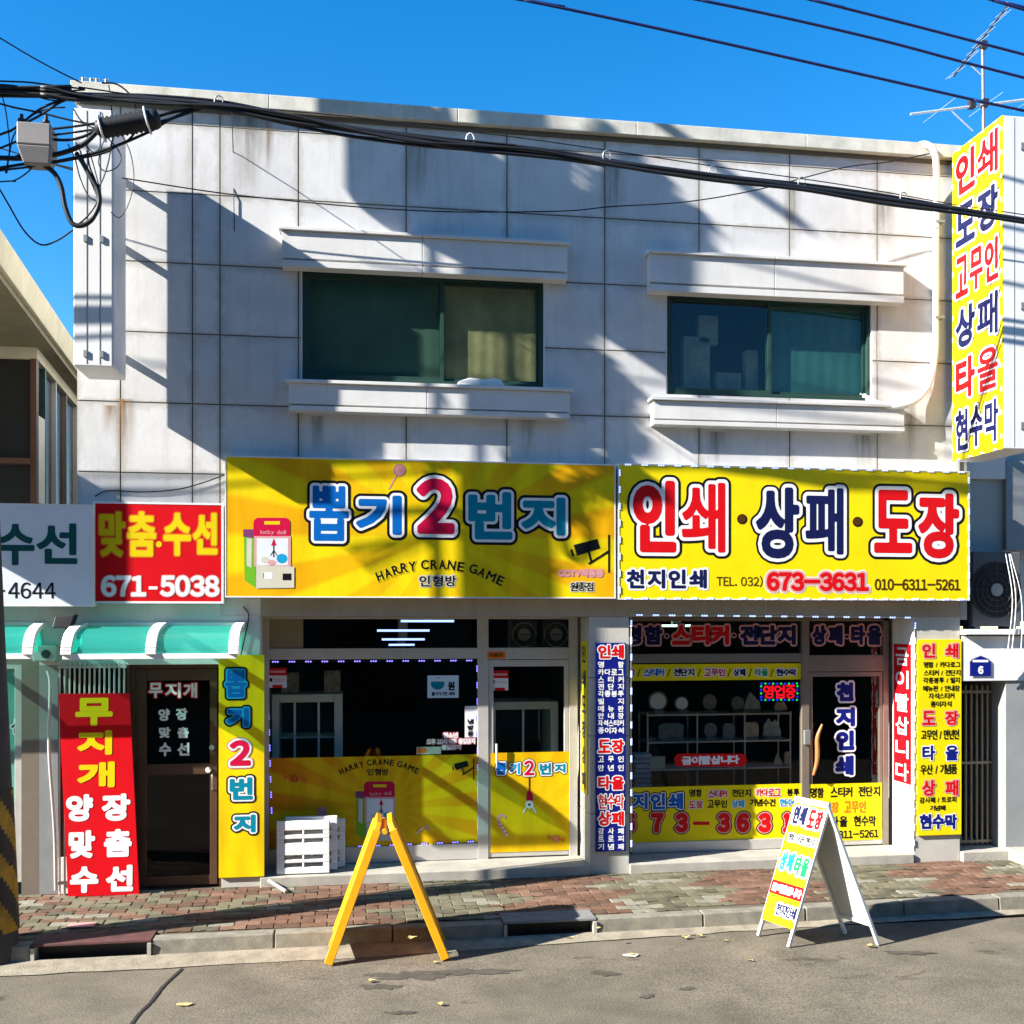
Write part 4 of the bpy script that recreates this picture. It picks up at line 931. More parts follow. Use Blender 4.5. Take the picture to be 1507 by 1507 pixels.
# inside the crane shop window
cor = [at(400, 1204, REC + 0.015), at(393, 974, REC + 0.015), at(702, 972, REC + 0.015), at(704, 1238, REC + 0.015), at(520, 1246, REC + 0.015)]
cor = [c for c in cor]
g = thing('light_chain', cor[0], 'chain of violet blue lights around the crane game shop window', 'light chain')
chain(g, LEDM2, cor, 0.168); wire(g, [c + Vector((0, 0.008, 0)) for c in cor], 0.003, DARKM)

# 3 tailor's red sign and pale sign
sg3, pl3, _ = box_sign('signboard', 'red lit box sign with yellow and white lettering beside the crane game signboard', (137, 739, 329, 888), -0.14, 0.12, REDP, WHITEM, 0.02)
pr = Print(pl3)
for ch, b in (('맞', (146, 753, 184, 819)), ('춤', (187, 753, 230, 819)), ('수', (241, 755, 281, 818)), ('선', (284, 755, 320, 816))): pr.text(ch, *b, [(0, YELT), (1.8, ORANGE)], bold=2.2)
pr.disc(234, 801, 4.5, YELT); pr.done('title_lettering', sg3)
pr = Print(pl3); pr.text('671', 149, 847, 215, 878, [(0, WHITE), (1.2, ROSE)], bold=1.4); pr.text('5038', 236, 847, 323, 878, [(0, WHITE), (1.2, ROSE)], bold=1.4); pr.rect(219, 863, 232, 867.5, WHITE); pr.done('phone_lettering', sg3)
sg4, pl4, _ = box_sign('signboard', 'pale grey sign with dark green lettering cut by the left edge of the picture', (-330, 739, 137, 892), -0.22, 0.16, GREYP, WHITEM, 0.012)
pr = Print(pl4); pr.text('수', -6, 771, 51, 832, [(0, DGREEN)], bold=2.4); pr.text('선', 54, 770, 114, 830, [(0, DGREEN)], bold=2.4); pr.done('title_lettering', sg4)
pr = Print(pl4); pr.text('4644', 12, 857, 82, 881, [(0, INK)], bold=0.3); pr.rect(-4, 868, 7, 871, INK); pr.done('phone_lettering', sg4)

# 4 boards at the ground floor
def board(name, label, px, y, th, m, cat='sign'):
    pl = fplane(y); a0, a1, b0, b1 = frect(pl, *px)
    g = thing(name, ((a0 + a1) / 2, y + th, b0), label, cat); MB().box(a0, a1, y, y + th, b0, b1, m).build('panel', g, 0.002)
    return g, pl
YV = sunburst('vertical_yellow', (at(355, 1100).x, at(355, 1120).z), 9, Y1, (0.67, 0.43, 0.004))
sg5, pl5 = board('vertical_sign', 'tall yellow board with five stacked bubble letters beside the brown door', (322, 964, 389, 1291), -0.03, 0.025, YV)
pr = Print(pl5)
B3 = [(0, BLUE), (2.4, CYAN), (5, INK)]; T3 = [(0, TEAL), (2.6, WHITE), (5, INK)]; C3 = [(0, CRIM), (3, WHITE), (4.4, PINK)]
for ch, b, ly in (('뽑', (332, 986, 362, 1026), B3), ('기', (334, 1042, 366, 1069), B3), ('2', (338, 1089, 369, 1127), C3), ('번', (338, 1144, 372, 1177), T3), ('지', (344, 1199, 376, 1225), T3)): pr.text(ch, *b, ly, bold={'뽑': 1.2, '2': 2.4}.get(ch, 1.9))
pr.done('lettering', sg5)
sg6, pl6 = board('vertical_sign', 'narrow blue sign of red and white lettering on the stone pillar', (877, 946, 921, 1253), -0.03, 0.025, BLUEP)
pr = Print(pl6); RW_ = [(0, RED), (1.6, WHITE)]
for s, y0, y1 in (('인쇄', 949, 969), ('도장', 1088, 1108), ('타올', 1142, 1162), ('현수막', 1169, 1190), ('상패', 1194, 1215)): pr.spread(s, 880, y0, 918, y1, RW_, 0.9 if len(s) < 3 else 0.35)
pr.done('headline_lettering', sg6)
pr = Print(pl6)
for s, yc in (('명함', 978), ('카다로그', 989), ('스티커', 1000), ('전단지', 1010.5), ('각종봉투', 1021), ('빌지', 1032), ('메뉴판', 1043), ('안내장', 1053.5), ('자석스티커', 1064), ('종이자석', 1075), ('고무인', 1117), ('만년인', 1130), ('감사패', 1223), ('트로피', 1234), ('기념패', 1246)): pr.spread(s, 880, yc - 4.6, 918, yc + 4.6, [(0, WHITE)], 0.35, cw=8.8 if len(s) < 5 else 7.2)
pr.done('list_lettering', sg6)
sg7, pl7 = board('vertical_sign', 'tall yellow price list board of red, blue and black lettering beside the barred doorway', (1351, 941, 1415, 1229), -0.03, 0.025, YEL)
pr = Print(pl7); RO = [(0, RED), (1.6, ROSE)]; BO = [(0, BLUEP), (1.5, WHITE)]
for s, y0, y1, ly in (('인쇄', 947, 968, RO), ('도장', 1046, 1067, RO), ('타올', 1097, 1119, BO), ('상패', 1148, 1171, RO)): pr.spread(s, 1357, y0, 1410, y1, ly, 0.8, cw=19)
pr.spread('현수막', 1353, 1198, 1408, 1220, [(0, BLUEP), (1.4, WHITE)], 1.1, cw=17.5); pr.done('headline_lettering', sg7)
pr = Print(pl7)
for s, yc, x0, x1, h in (('명함 / 카다로그', 978, 1359, 1413, 9), ('스티커 / 전단지', 990, 1359, 1413, 9), ('각종봉투 / 빌지', 1001, 1358, 1412, 9), ('메뉴판 / 안내장', 1013, 1358, 1412, 9), ('자석스티커', 1024, 1366, 1404, 9), ('종이자석', 1036, 1369, 1400, 9), ('고무인 / 만년인', 1081, 1355, 1411, 15), ('우산 / 기념품', 1132, 1354, 1408, 15), ('감사패 / 트로피', 1177, 1353, 1407, 9), ('기념패', 1189, 1368, 1391, 8)): pr.text(s, x0, yc - h / 2, x1, yc + h / 2, [(0, INK)], bold=0.2 if h < 12 else 0.35)
pr.done('list_lettering', sg7)
# red board leaning against the window bars
pA = gnd(100, 1320, 0.0); pB_ = pA + Vector((gnd(202, 1320, 0.0).x - pA.x, 0, 0))
ytop = -0.06; tl = at(86, 1021, ytop); tr = tl + (pB_ - pA)
e2 = (tl - pA).normalized(); e1 = Vector((1, 0, 0)); PLR = Plane(pA, e1, e2); PLR.e2 = (e2 - e1 * e2.dot(e1)).normalized(); PLR.n = PLR.e1.cross(PLR.e2).normalized()
g = thing('leaning_board', (pA + pB_) / 2, 'tall red board with yellow and white lettering leaning against the window bars', 'sign')
m = MB(); nb = PLR.n * -0.018; q = [pA, pB_, tr, tl]
# the board is a leaning parallelogram: it is tilted sideways as well
m.prism([k + nb for k in q], q, REDP); m.build('panel', g, 0.002)
pr = Print(PLR)
for ch, b in (('무', (111, 1027, 166, 1068)), ('지', (114, 1075, 165, 1111)), ('개', (114, 1121, 169, 1159))): pr.text(ch, *b, [(0, YELT)], bold=2.6)
for ch, b in (('양', (97, 1169, 137, 1209)), ('장', (150, 1168, 192, 1208)), ('맞', (101, 1222, 140, 1263)), ('춤', (153, 1220, 194, 1261)), ('수', (103, 1275, 145, 1314)), ('선', (156, 1273, 196, 1312))): pr.text(ch, *b, [(0, WHITE)], bold=2.4)
pr.done('lettering', g)
# red strip on the white jamb of the printing shop
pj = Plane((RL - 0.012, 0, 0), (0, -1, 0), (0, 0, 1)); a0, a1 = pj.hit(1316, 1000)[0], pj.hit(1341, 1000)[0]; b1, b0 = pj.hit(1330, 948)[1], pj.hit(1330, 1152)[1]
g = thing('vertical_sign', pj.pt((a0 + a1) / 2, b0), 'narrow red strip with white lettering on the inner jamb of the printing shop', 'sign')
MB().slab(pj, a0, a1, b0, b1, 0.001, 0.006, REDP).build('panel', g)
pr = Print(pj, 0.008); hh = (b1 - b0) / 6
for i, ch in enumerate('금이빨삽니다'): pr.text(ch, 0, 0, 0, 0, [(0, WHITE)], bold=0.7, frac=(a0 + 0.045, b1 - hh * (i + 0.92), a1 - 0.045, b1 - hh * (i + 0.14)))
pr.done('lettering', g)
# yellow strip on the left flank of the stone pillar
pj = Plane((PL - 0.001, 0, 0), (0, -1, 0), (0, 0, 1)); a0, a1 = -0.36, -0.08; b1, b0 = at(855, 944).z, at(855, 1172).z
g = thing('vertical_sign', pj.pt(-0.2, b0), 'yellow strip seen almost edge on along the flank of the stone pillar', 'sign')
MB().slab(pj, a0, a1, b0, b1, 0.001, 0.012, YEL).build('panel', g)
pr = Print(pj, 0.014); hh = (b1 - b0) / 6
for i, ch in enumerate('인쇄도장상패'): pr.text(ch, 0, 0, 0, 0, [(0, NAVY)], bold=1.0, frac=(a0 + 0.05, b1 - hh * (i + 0.85), a1 - 0.05, b1 - hh * (i + 0.15)))
pr.done('lettering', g)
# blade sign at the right, square to the wall
xb = X(1402, -0.1); pb = Plane((xb, 0, 0), (0, -1, 0), (0, 0, 1)); a1 = pb.hit(1476, 400)[0]; a0 = 0.10
bt = (pb.hit(1476, 168)[1] + pb.hit(1402, 228)[1]) / 2; bb = (pb.hit(1476, 660)[1] + pb.hit(1402, 680)[1]) / 2
g = thing('blade_sign', (xb + 0.2, 0, bb), 'yellow blade sign of red and navy letters sticking out from the wall at the right', 'sign')
MB().box(xb + 0.003, xb + 0.36, -a1, -a0, bb, bt, WHITEM).build('cabinet', g, 0.008)
MB().slab(pb, a0, a1, bb, bt, -0.002, 0.004, YEL).build('face_panel', g)
m = MB()
for fx in (0.12, 0.24): m.box(xb + fx, xb + fx + 0.006, -a1 - 0.002, -a1 + 0.001, bb + 0.02, bt - 0.02, GREYM)
for fz in (0.06, 0.42, 0.9):
    for fx in (0.19, 0.3): m.box(xb + fx, xb + fx + 0.03, -a1 - 0.012, -a1 + 0.001, bb + (bt - bb) * fz, bb + (bt - bb) * fz + 0.07, GREYM)
m.build('seams_and_clips', g)
for fz in (0.15, 0.85): MB().box(xb + 0.12, xb + 0.2, -a0, 0.004, bb + (bt - bb) * fz, bb + (bt - bb) * fz + 0.06, GREYM).build('bracket', g)
pr = Print(pb, 0.006); rows = (('인쇄', RED), ('도장', NAVY), ('고무인', RED), ('상패', NAVY), ('타올', RED), ('현수막', NAVY)); hh = (bt - bb - 0.06) / 6; w = a1 - a0
for i, (s, c) in enumerate(rows):
    z1 = bt - 0.03 - hh * (i + 0.07); z0 = bt - 0.03 - hh * (i + 0.90); n = len(s); cw = (w - 0.10) / n
    for k, ch in enumerate(s): pr.text(ch, 0, 0, 0, 0, [(0, c), (3.4, WHITE), (4.6, c)], bold={'쇄': 1.8, '패': 1.8, '올': 1.6, '막': 1.6}.get(ch, 2.8 if n == 2 else 2.0), frac=(a0 + 0.05 + cw * (k + 0.05), z0 + 0.01, a0 + 0.05 + cw * (k + 0.95), z1 - 0.01))
pr.done('lettering', g)
gc = thing('light_chain', (xb, -a1, bb), 'chain of white lights along the edges of the yellow blade sign', 'light chain')
chain(gc, led_mesh(WHITEP, LED, 'led_module', 0.7), [pb.pt(a0 + 0.015, bb + 0.01, 0.008), pb.pt(a0 + 0.015, bt - 0.01, 0.008), pb.pt(a1 - 0.015, bt - 0.01, 0.008), pb.pt(a1 - 0.015, bb + 0.01, 0.008), pb.pt(a0 + 0.015, bb + 0.01, 0.008)], 0.24, (-1, 0, 0))
# white blade sign at the left
p0, p1 = at(108, 158, -0.74), at(166, 540, -0.74)
g = thing('blade_sign', (p0.x + 0.18, 0, p1.z), 'white metal blade sign seen end on at the left corner of the building', 'sign')
MB().box(p0.x, p1.x, -0.74, -0.20, p1.z, p0.z, WHITEM).build('cabinet', g, 0.01)
m = MB()
for fx in (0.33, 0.66): m.box(p0.x + (p1.x - p0.x) * fx, p0.x + (p1.x - p0.x) * fx + 0.006, -0.743, -0.739, p1.z + 0.02, p0.z - 0.02, GREYM)
for v in (348, 518):
    for fx in (0.26, 0.68): m.box(p0.x + (p1.x - p0.x) * fx, p0.x + (p1.x - p0.x) * fx + 0.03, -0.755, -0.739, at(100, v, -0.74).z - 0.04, at(100, v, -0.74).z + 0.02, GREYM)
m.build('seams_and_clips', g)
for fz in (0.14, 0.6, 0.88): MB().box(p0.x + 0.1, p0.x + 0.18, -0.2, 0.004, p1.z + (p0.z - p1.z) * fz, p1.z + (p0.z - p1.z) * fz + 0.04, GREYM).build('bracket', g)
pw_ = Plane((p1.x, 0, 0), (0, 1, 0), (0, 0, 1)); pr = Print(pw_, 0.002)
FADE = flat('faded_red', (0.62, 0.30, 0.30))
MB().slab(pw_, -0.72, -0.22, p1.z + 0.03, p0.z - 0.03, 0.001, 0.003, mat('weathered_face', (0.66, 0.62, 0.62), 0.5, var=0.2, scale=2)).build('face_panel', g)
# house number plate
pn = fplane(-0.03); g = thing('number_plate', at(1443, 984, -0.03), 'small blue house number plate with a white six on the white band', 'sign')
pr = Print(pn, 0.004); pr.poly([(1427, 974), (1427, 995), (1458, 995), (1458, 974), (1455, 970), (1443, 965), (1431, 970)], BLUEP); pr.text('6', 1439, 980, 1447, 992, [(0, WHITE)], bold=0.8, lift=0.001); pr.rect(1431, 971, 1454, 974.5, WHITE, 0.001); pr.done('plate', g)

# ------------------------------------------------------------------ films, lettering and stickers on the shop windows
GP = fplane(REC + 0.022); GPD = fplane(REC + 0.005)
CW = sunburst('window_film_yellow', (at(570, 1200, REC).x, at(570, 1190, REC).z), 19, (0.70, 0.45, 0.004), (0.64, 0.20, 0.003))
def film(name, label, px, m, pl=GP, th=0.002, cat='window film'):
    a0, a1, b0, b1 = frect(pl, *px); g = thing(name, pl.pt((a0 + a1) / 2, b0), label, cat); MB().slab(pl, a0, a1, b0, b1, 0.0, th, m).build('film', g); return g
g = film('window_film', 'yellow film with a claw machine drawing on the wide crane shop window', (397, 1113, 703, 1246), CW)
pr = Print(GP, 0.004); pr.arc('HARRY CRANE GAME', [(499, 1137), (520, 1128), (545, 1122), (570, 1121), (595, 1126), (617, 1136)], 9, [(0, INK)], 0.35); pr.spread('인형방', 540, 1131, 572, 1141, [(0, INK)], 0.3); pr.done('lettering', g)
pr = Print(GP, 0.004); machine(pr, 524, 1150, 0.84); pr.done('claw_machine_drawing', g)
for fn, args, nm in ((cctv, (665, 1117, 0.56), 'camera_pictogram'), (candy, (433, 1145, 0.95), 'candy_drawing'), (lolly, (474, 1195, 7.5, -9, 18), 'lollipop_drawing'), (cane, (628, 1214, 0.5, 0.9), 'candy_cane_drawing')):
    pr = Print(GP, 0.004); fn(pr, *args); pr.done(nm, g)
g = film('window_film', 'yellow film with small bubble letters and a claw drawing on the glass door', (722, 1107, 838, 1253), sunburst('door_film_yellow', (at(780, 1200, REC).x, at(780, 1200, REC).z), 13, (0.70, 0.46, 0.004), (0.67, 0.31, 0.003)), GPD)
pr = Print(GPD, 0.004)
for ch, b, c in (('뽑', (730, 1122, 745, 1140), BLUE), ('기', (750, 1123, 765, 1139), CYAN), ('2', (771, 1119, 786, 1141), CRIM), ('번', (794, 1123, 811, 1140), TEAL), ('지', (816, 1124, 832, 1137), TEAL)): pr.text(ch, *b, [(0, c), (1.8, WHITE), (2.8, INK)], bold=0.9)
pr.done('lettering', g)
pr = Print(GPD, 0.004); pr.line((779, 1143), (779, 1166), 2.2, BRINK); pr.poly([(776, 1164), (782, 1164), (785, 1178), (774, 1178)], CRIM, 0.001); pr.disc(779, 1184, 6, WHITE, 0.0015); pr.disc(779, 1184, 2, BRINK, 0.002); pr.line((775, 1186), (770, 1196), 2.4, WHITE, 0.001); pr.line((783, 1186), (789, 1196), 2.4, WHITE, 0.001); pr.done('claw_drawing', g)
pr = Print(GPD, 0.004); cane(pr, 730, 1203, 0.8, -0.5); pr.done('candy_cane_drawing', g); pr = Print(GPD, 0.004); candy(pr, 818, 1234, 0.7, PALE); pr.done('candy_drawing', g)
def sticker(label, px, m, draw=None, name='sticker'):
    g = film(name, label, px, m, cat='sticker')
    if draw: pr = Print(GP, 0.004); draw(pr); pr.done('lettering', g)
    return g
LITB = flat('sticker_blue', (0.55, 0.68, 0.78))
def d1(pr): pr.disc(644, 1006, 10, TEAL, 0, 9); pr.rect(633, 998, 656, 1003, LITB, 0.001); pr.text('원', 659, 1003, 669, 1016, [(0, INK)], bold=0.6); pr.text('들어가기전 세척', 635, 1018, 669, 1024, [(0, NAVY)], bold=0.2)
sticker('pale blue sticker with a teal disc high on the crane shop window', (629, 994, 675, 1027), LITB, d1)
def d2(pr):
    for i, ch in enumerate('냉방중'): pr.text(ch, 688, 1058 + i * 9, 697, 1066 + i * 9, [(0, INK)], bold=0.4)
sticker('narrow white upright notice beside the frame of the crane shop window', (684, 1039, 702, 1085), WHITE, d2)
def d3(x):
    def f(pr): pr.rect(x, 983, x + 27, 994, RED, 0.0005); pr.rect(x + 6, 1008, x + 21, 1012, RED, 0.0005); pr.rect(x + 2, 987, x + 25, 990, ROSE, 0.001); pr.rect(x + 2, 998, x + 6, 1003, INK, 0.001); pr.rect(x + 8, 999, x + 25, 1000, ROSE, 0.001); pr.rect(x + 8, 1002, x + 23, 1003, ROSE, 0.001)
    return f
sticker('red and white security sticker in the left corner of the crane shop window', (395, 983, 422, 1012), WHITE, d3(395))
sticker('red and white security sticker at the top of the crane shop door', (722, 987, 748, 1016), WHITE, lambda pr: (pr.rect(722, 987, 748, 998, RED, 0.0005), pr.rect(728, 1012, 743, 1016, RED, 0.0005), pr.rect(724, 991, 746, 994, ROSE, 0.001), pr.rect(724, 1001, 728, 1006, INK, 0.001), pr.rect(730, 1003, 746, 1004, ROSE, 0.001)))
sticker('small orange sticker on the bar above the crane shop door', (717, 959, 743, 969), ORANGE, lambda pr: pr.text('미성년자', 720, 961, 740, 967, [(0, BRINK)], bold=0.2))
bpy.data.objects['sticker.004'].location.y -= 0.026
pr = Print(GP, 0.002); pr.text('청소년', 652, 1078, 674, 1086, [(0, WHITE), (1, PINK)], bold=0.4); pr.text('오후 10시 이후 출입금지', 628, 1087, 699, 1095, [(0, WHITE), (1, PINK)], bold=0.3); pr.text('출입금지', 650, 1096, 678, 1103, [(0, WHITE), (1, PINK)], bold=0.3)
o = pr.done('window_lettering', None); tag(o, 'three small white lines of lettering stuck low on the crane shop window', 'lettering')
sticker('small pale sticker above the yellow film of the crane shop window', (613, 1099, 649, 1110), PALE, lambda pr: pr.rect(615, 1101, 627, 1108, ORANGE, 0.0005))
# printing shop glass
SKY2 = [(0, NAVY), (2.4, ROSE), (3.2, INK)]; SR2 = [(0, RED), (2.4, ROSE), (3.2, INK)]
pr = Print(GP, 0.002)
for s, x0, x1, ly in (('명함', 917, 975, SKY2), ('스티커', 989, 1073, SR2), ('전단지', 1089, 1171, SKY2), ('상패', 1195, 1240, SKY2), ('타올', 1252, 1297, SKY2)): pr.spread(s, x0, 920, x1, 949, ly, 1.8, cw=27 if x1 < 1180 else 21)
for x, y in ((981, 936), (1080, 935), (1246, 937)): pr.disc(x, y, 4, ROSE); pr.disc(x, y, 2.6, NAVY, 0.001)
tag(pr.done('window_lettering', None), 'navy and red letters across the transom panes of the printing shop', 'lettering')
g = film('window_film', 'thin yellow strip of coloured words along the top of the printing shop window', (930, 977, 1180, 1001), YEL)
pr = Print(GP, 0.004)
for s, x0, x1, c in (('명함', 918, 934, RED), ('스티커', 947, 977, BLUE), ('전단지', 991, 1022, INK), ('고무인', 1036, 1067, RED), ('상패', 1079, 1097, NAVY), ('타올', 1111, 1130, GREEN), ('현수막', 1142, 1172, NAVY)):
    pr.spread(s, x0, 984, x1, 995, [(0, c), (1.2, WHITE)], 0.5)
for x in (940, 984, 1029, 1073, 1104, 1136): pr.line((x + 2, 984), (x - 2, 996), 1.5, INK)
pr.done('lettering', g)
g = film('window_film', 'yellow film with a big red phone number on the printing shop window', (930, 1156, 1180, 1237), YEL)
pr = Print(GP, 0.004); pr.spread('천지인쇄', 905, 1167, 1005, 1191, [(0, BLUE), (1.4, WHITE), (3, INK)], 1.2, cw=22); pr.done('shop_name_lettering', g)
pr = Print(GP, 0.004); pr.spread('673-3631', 915, 1196, 1172, 1226, [(0, RED), (1.8, ROSE), (3.4, INK)], 2.6, cw=20) if False else None
for ch, x in zip('673363', (926, 967, 1003, 1065, 1093, 1125)): pr.text(ch, x - 9.5, 1196, x + 9.5, 1225, [(0, RED), (1.6, ROSE), (3, INK)], bold=2.4)
pr.text('1', 1152, 1196, 1164, 1225, [(0, RED), (1.6, ROSE), (3, INK)], bold=2.4); pr.rect(1020, 1209, 1044, 1214, RED); pr.done('phone_lettering', g)
pr = Print(GP, 0.004)
for s, x0, x1, y, c in (('명함', 1014, 1033, 1167, INK), ('스티커', 1042, 1070, 1168, RED), ('전단지', 1077, 1105, 1167, INK), ('카다로그', 1112, 1148, 1166, RED), ('봉투', 1158, 1176, 1166, INK), ('도장', 1014, 1034, 1184, RED), ('고무인', 1041, 1070, 1183, INK), ('상패', 1077, 1095, 1183, CYAN), ('기념수건', 1103, 1141, 1181, INK), ('현수막', 1147, 1177, 1181, CYAN)): pr.spread(s, x0, y - 5.5, x1, y + 5.5, [(0, c)] if c is INK else [(0, c), (1, WHITE)], 0.4)
pr.done('list_lettering', g)
g = film('window_film', 'yellow film with four lines of lettering on the printing shop door', (1191, 1153, 1298, 1237), YEL, GPD)
pr = Print(GPD, 0.004)
for s, x0, x1, y0, y1, c in (('명함', 1192, 1212, 1159, 1174, INK), ('스티커', 1222, 1254, 1158, 1173, INK), ('전단지', 1263, 1295, 1157, 1172, INK), ('도장', 1211, 1234, 1180, 1196, ORANGE), ('고무인', 1242, 1274, 1179, 1196, ORANGE), ('타올', 1222, 1247, 1201, 1217, INK), ('현수막', 1256, 1289, 1200, 1216, INK)): pr.spread(s, x0, y0, x1, y1, [(0, c)], 0.5)
pr.text('010-6311-5261', 1195, 1222, 1293, 1234, [(0, INK)], bold=0.5); pr.done('lettering', g)
pr = Print(GP, 0.003)
for ch, b in zip('천지인쇄', ((1231, 1004, 1256, 1032), (1230, 1041, 1258, 1069), (1230, 1075, 1257, 1104), (1229, 1112, 1256, 1141))): pr.text(ch, *b, [(0, BLUEP), (2.6, WHITE)], bold=2.0)
tag(pr.done('window_lettering', None), 'four blue letters outlined white down the printing shop door', 'lettering')
pr = Print(GP, 0.003); pr.rect(992, 1109, 1099, 1128, RED, 0, 9); pr.text('금이빨삽니다', 1003, 1112, 1088, 1125, [(0, WHITE)], bold=0.8, lift=0.001)
tag(pr.done('sticker', None), 'red rounded sticker with white lettering low on the printing shop window', 'sticker')
# lit open sign behind the glass
LR = emit('led_red', (0.8, 0.0, 0.008), 0.5); LG = emit('led_green', (0.0, 0.7, 0.1), 0.45); LB2 = emit('led_deep_blue', (0.01, 0.02, 1.0), 0.55)
po = fplane(REC + 0.06); a0, a1, b0, b1 = frect(po, 1118, 1004, 1175, 1032)
g = thing('open_sign', po.pt((a0 + a1) / 2, b0), 'small black sign of glowing red letters ringed by blue and green dots', 'lit sign')
MB().slab(po, a0, a1, b0, b1, -0.03, 0, BLACK).build('case', g, 0.004)
pr = Print(po, 0.002); pr.spread('영업중', 1123, 1008, 1171, 1028, [(0, LR)], 0.5); pr.done('lettering', g)
pr = Print(po, 0.002)
for i in range(10):
    for y in (1006, 1030): pr.disc(1120.5 + i * 5.8, y, 1.5, LG if i % 2 else LB2, n=8)
for i in range(4):
    for x in (1120, 1173.5): pr.disc(x, 1010 + i * 5.2, 1.5, LB2 if i % 2 else LG, n=8)
pr.done('light_dots', g)
# lettering on the tailor's door
DP = fplane(0.085); pr = Print(DP, 0.002)
for ch, x0, x1 in (('무', 219, 239), ('지', 243, 266), ('개', 270, 290)): pr.text(ch, x0, 1005, x1, 1027, [(0, WHITE), (1.6, RED)], bold=0.8)
for ch, b in (('양', (233, 1043, 250, 1061)), ('장', (259, 1042, 276, 1060)), ('맞', (234, 1070, 251, 1086)), ('춤', (261, 1070, 278, 1086)), ('수', (234, 1093, 252, 1113)), ('선', (261, 1093, 279, 1112))): pr.text(ch, *b, [(0, WHITE)], bold=0.9)
tag(pr.done('window_lettering', None), 'white and red letters on the dark pane of the brown door', 'lettering')

# ================================================================== awnings of green polycarbonate
def awning(name, label, xa, xb, ztop, zfront, proj, parts=2):
    g = thing(name, ((xa + xb) / 2, 0, zfront), label, 'awning')
    prof = [(0.0, ztop), (-proj * 0.45, ztop - 0.03), (-proj * 0.8, ztop - 0.09), (-proj * 0.96, ztop - 0.18), (-proj, zfront)]
    sp = [(p.y, p.z) for p in spline([(0, y, z) for y, z in prof], 4)]
    m = MB(); vs = [(x, y, z) for y, z in sp for x in (xa, xb)]
    m.add(vs, [(2 * i, 2 * i + 1, 2 * i + 3, 2 * i + 2) for i in range(len(sp) - 1)], POLY, True); m.build('roof_sheet', g)
    for x in (xa + 0.002, xb - 0.002):
        m = MB(); m.face([(x, y, z) for y, z in sp] + [(x, 0, zfront + 0.02)], POLY); m.build('side_sheet', g)
    for k in range(parts + 1):
        x = xa + (xb - xa) * k / parts; w = 0.045; m = MB()
        for (y0, z0), (y1, z1) in zip(sp, sp[1:]):
            lo = [(x - w, y0, z0 - 0.012), (x + w, y0, z0 - 0.012), (x + w, y1, z1 - 0.012), (x - w, y1, z1 - 0.012)]; n = Vector((0, -(z0 - z1), -(y1 - y0) * -1)).normalized()
            n = Vector((0, z1 - z0, -(y1 - y0))).normalized()
            if n.z < 0 or (abs(n.z) < 0.2 and n.y > 0): n = -n
            m.prism(lo, [tuple(Vector(q) + n * 0.045) for q in lo], WHITEP)
        m.build('rib', g)
    m = MB(); m.box(xa - 0.03, xb + 0.03, -proj - 0.02, -proj + 0.025, zfront - 0.05, zfront, WHITEP); m.box(xa - 0.02, xb + 0.02, -0.03, -0.001, ztop - 0.005, ztop + 0.03, WHITEP)
    m.build('rail', g, 0.004)
    return g
pj_ = 0.60
awning('awning', 'curved green plastic awning with white ribs over the brown door', X(98, -pj_), X(344, -pj_), 2.62 - 0.055, Z(220, 962, -pj_), pj_)
awning('awning', 'green plastic awning with white ribs cut by the left edge of the picture', -5.2, X(42, -0.45), 2.62 - 0.05, Z(20, 962, -0.45), 0.45)

# ================================================================== things on the pavement
YP = mat('yellow_plastic', (0.76, 0.33, 0.006), 0.45, var=0.14, scale=7, streak=0.25, streakcol=(0.32, 0.15, 0.02))
fl, frr = gnd(487, 1421, ROADZ + 0.01), gnd(652, 1414, ROADZ + 0.01); ap = at(566, 1213, (fl.y + frr.y) / 2); dep_ = Vector((0.012, 0.50, 0.0))
g = thing('folding_sign', (fl + frr) / 2, 'bright yellow folding floor sign seen edge on at the roadside', 'floor sign')
def panel(foot, top, t_, holes):
    m = MB(); d = (top - foot); L = d.length; d.normalize(); n = d.cross(dep_).normalized(); n = n if n.z > 0 else -n
    w = dep_.length; e = dep_.normalized()
    out = [(0, 0), (0.07, 0), (0.085, 0.10), (w - 0.085, 0.10), (w - 0.07, 0), (w, 0), (w, L - 0.06), (w - 0.05, L), (0.05, L), (0, L - 0.06)]
    a = [foot + e * x + d * z for x, z in out]; b = [q + n * t_ for q in a]
    m.prism(a, b, YP)
    for x in (0.0, w - 0.03): m.add([foot + e * (x + xx) + d * z + n * h for h in (-0.012, t_ + 0.012) for xx, z in ((-0.004, 0.0), (0.03, 0.0), (0.03, L - 0.06), (-0.004, L - 0.06))], [(0, 3, 2, 1), (4, 5, 6, 7), (0, 1, 5, 4), (1, 2, 6, 5), (2, 3, 7, 6), (3, 0, 4, 7)], YP)
    return m
panel(fl + Vector((0.0, 0, 0)), ap + Vector((-0.02, 0, 0)), 0.045, True).build('panel', g, 0.005); panel(frr, ap + Vector((0.02, 0, 0)), 0.045, True).build('panel', g, 0.005)
m = MB(); m.cyl(ap + Vector((0, -0.012, -0.06)), ap + dep_ + Vector((0, 0.012, -0.06)), 0.02, YP); m.build('hinge', g)
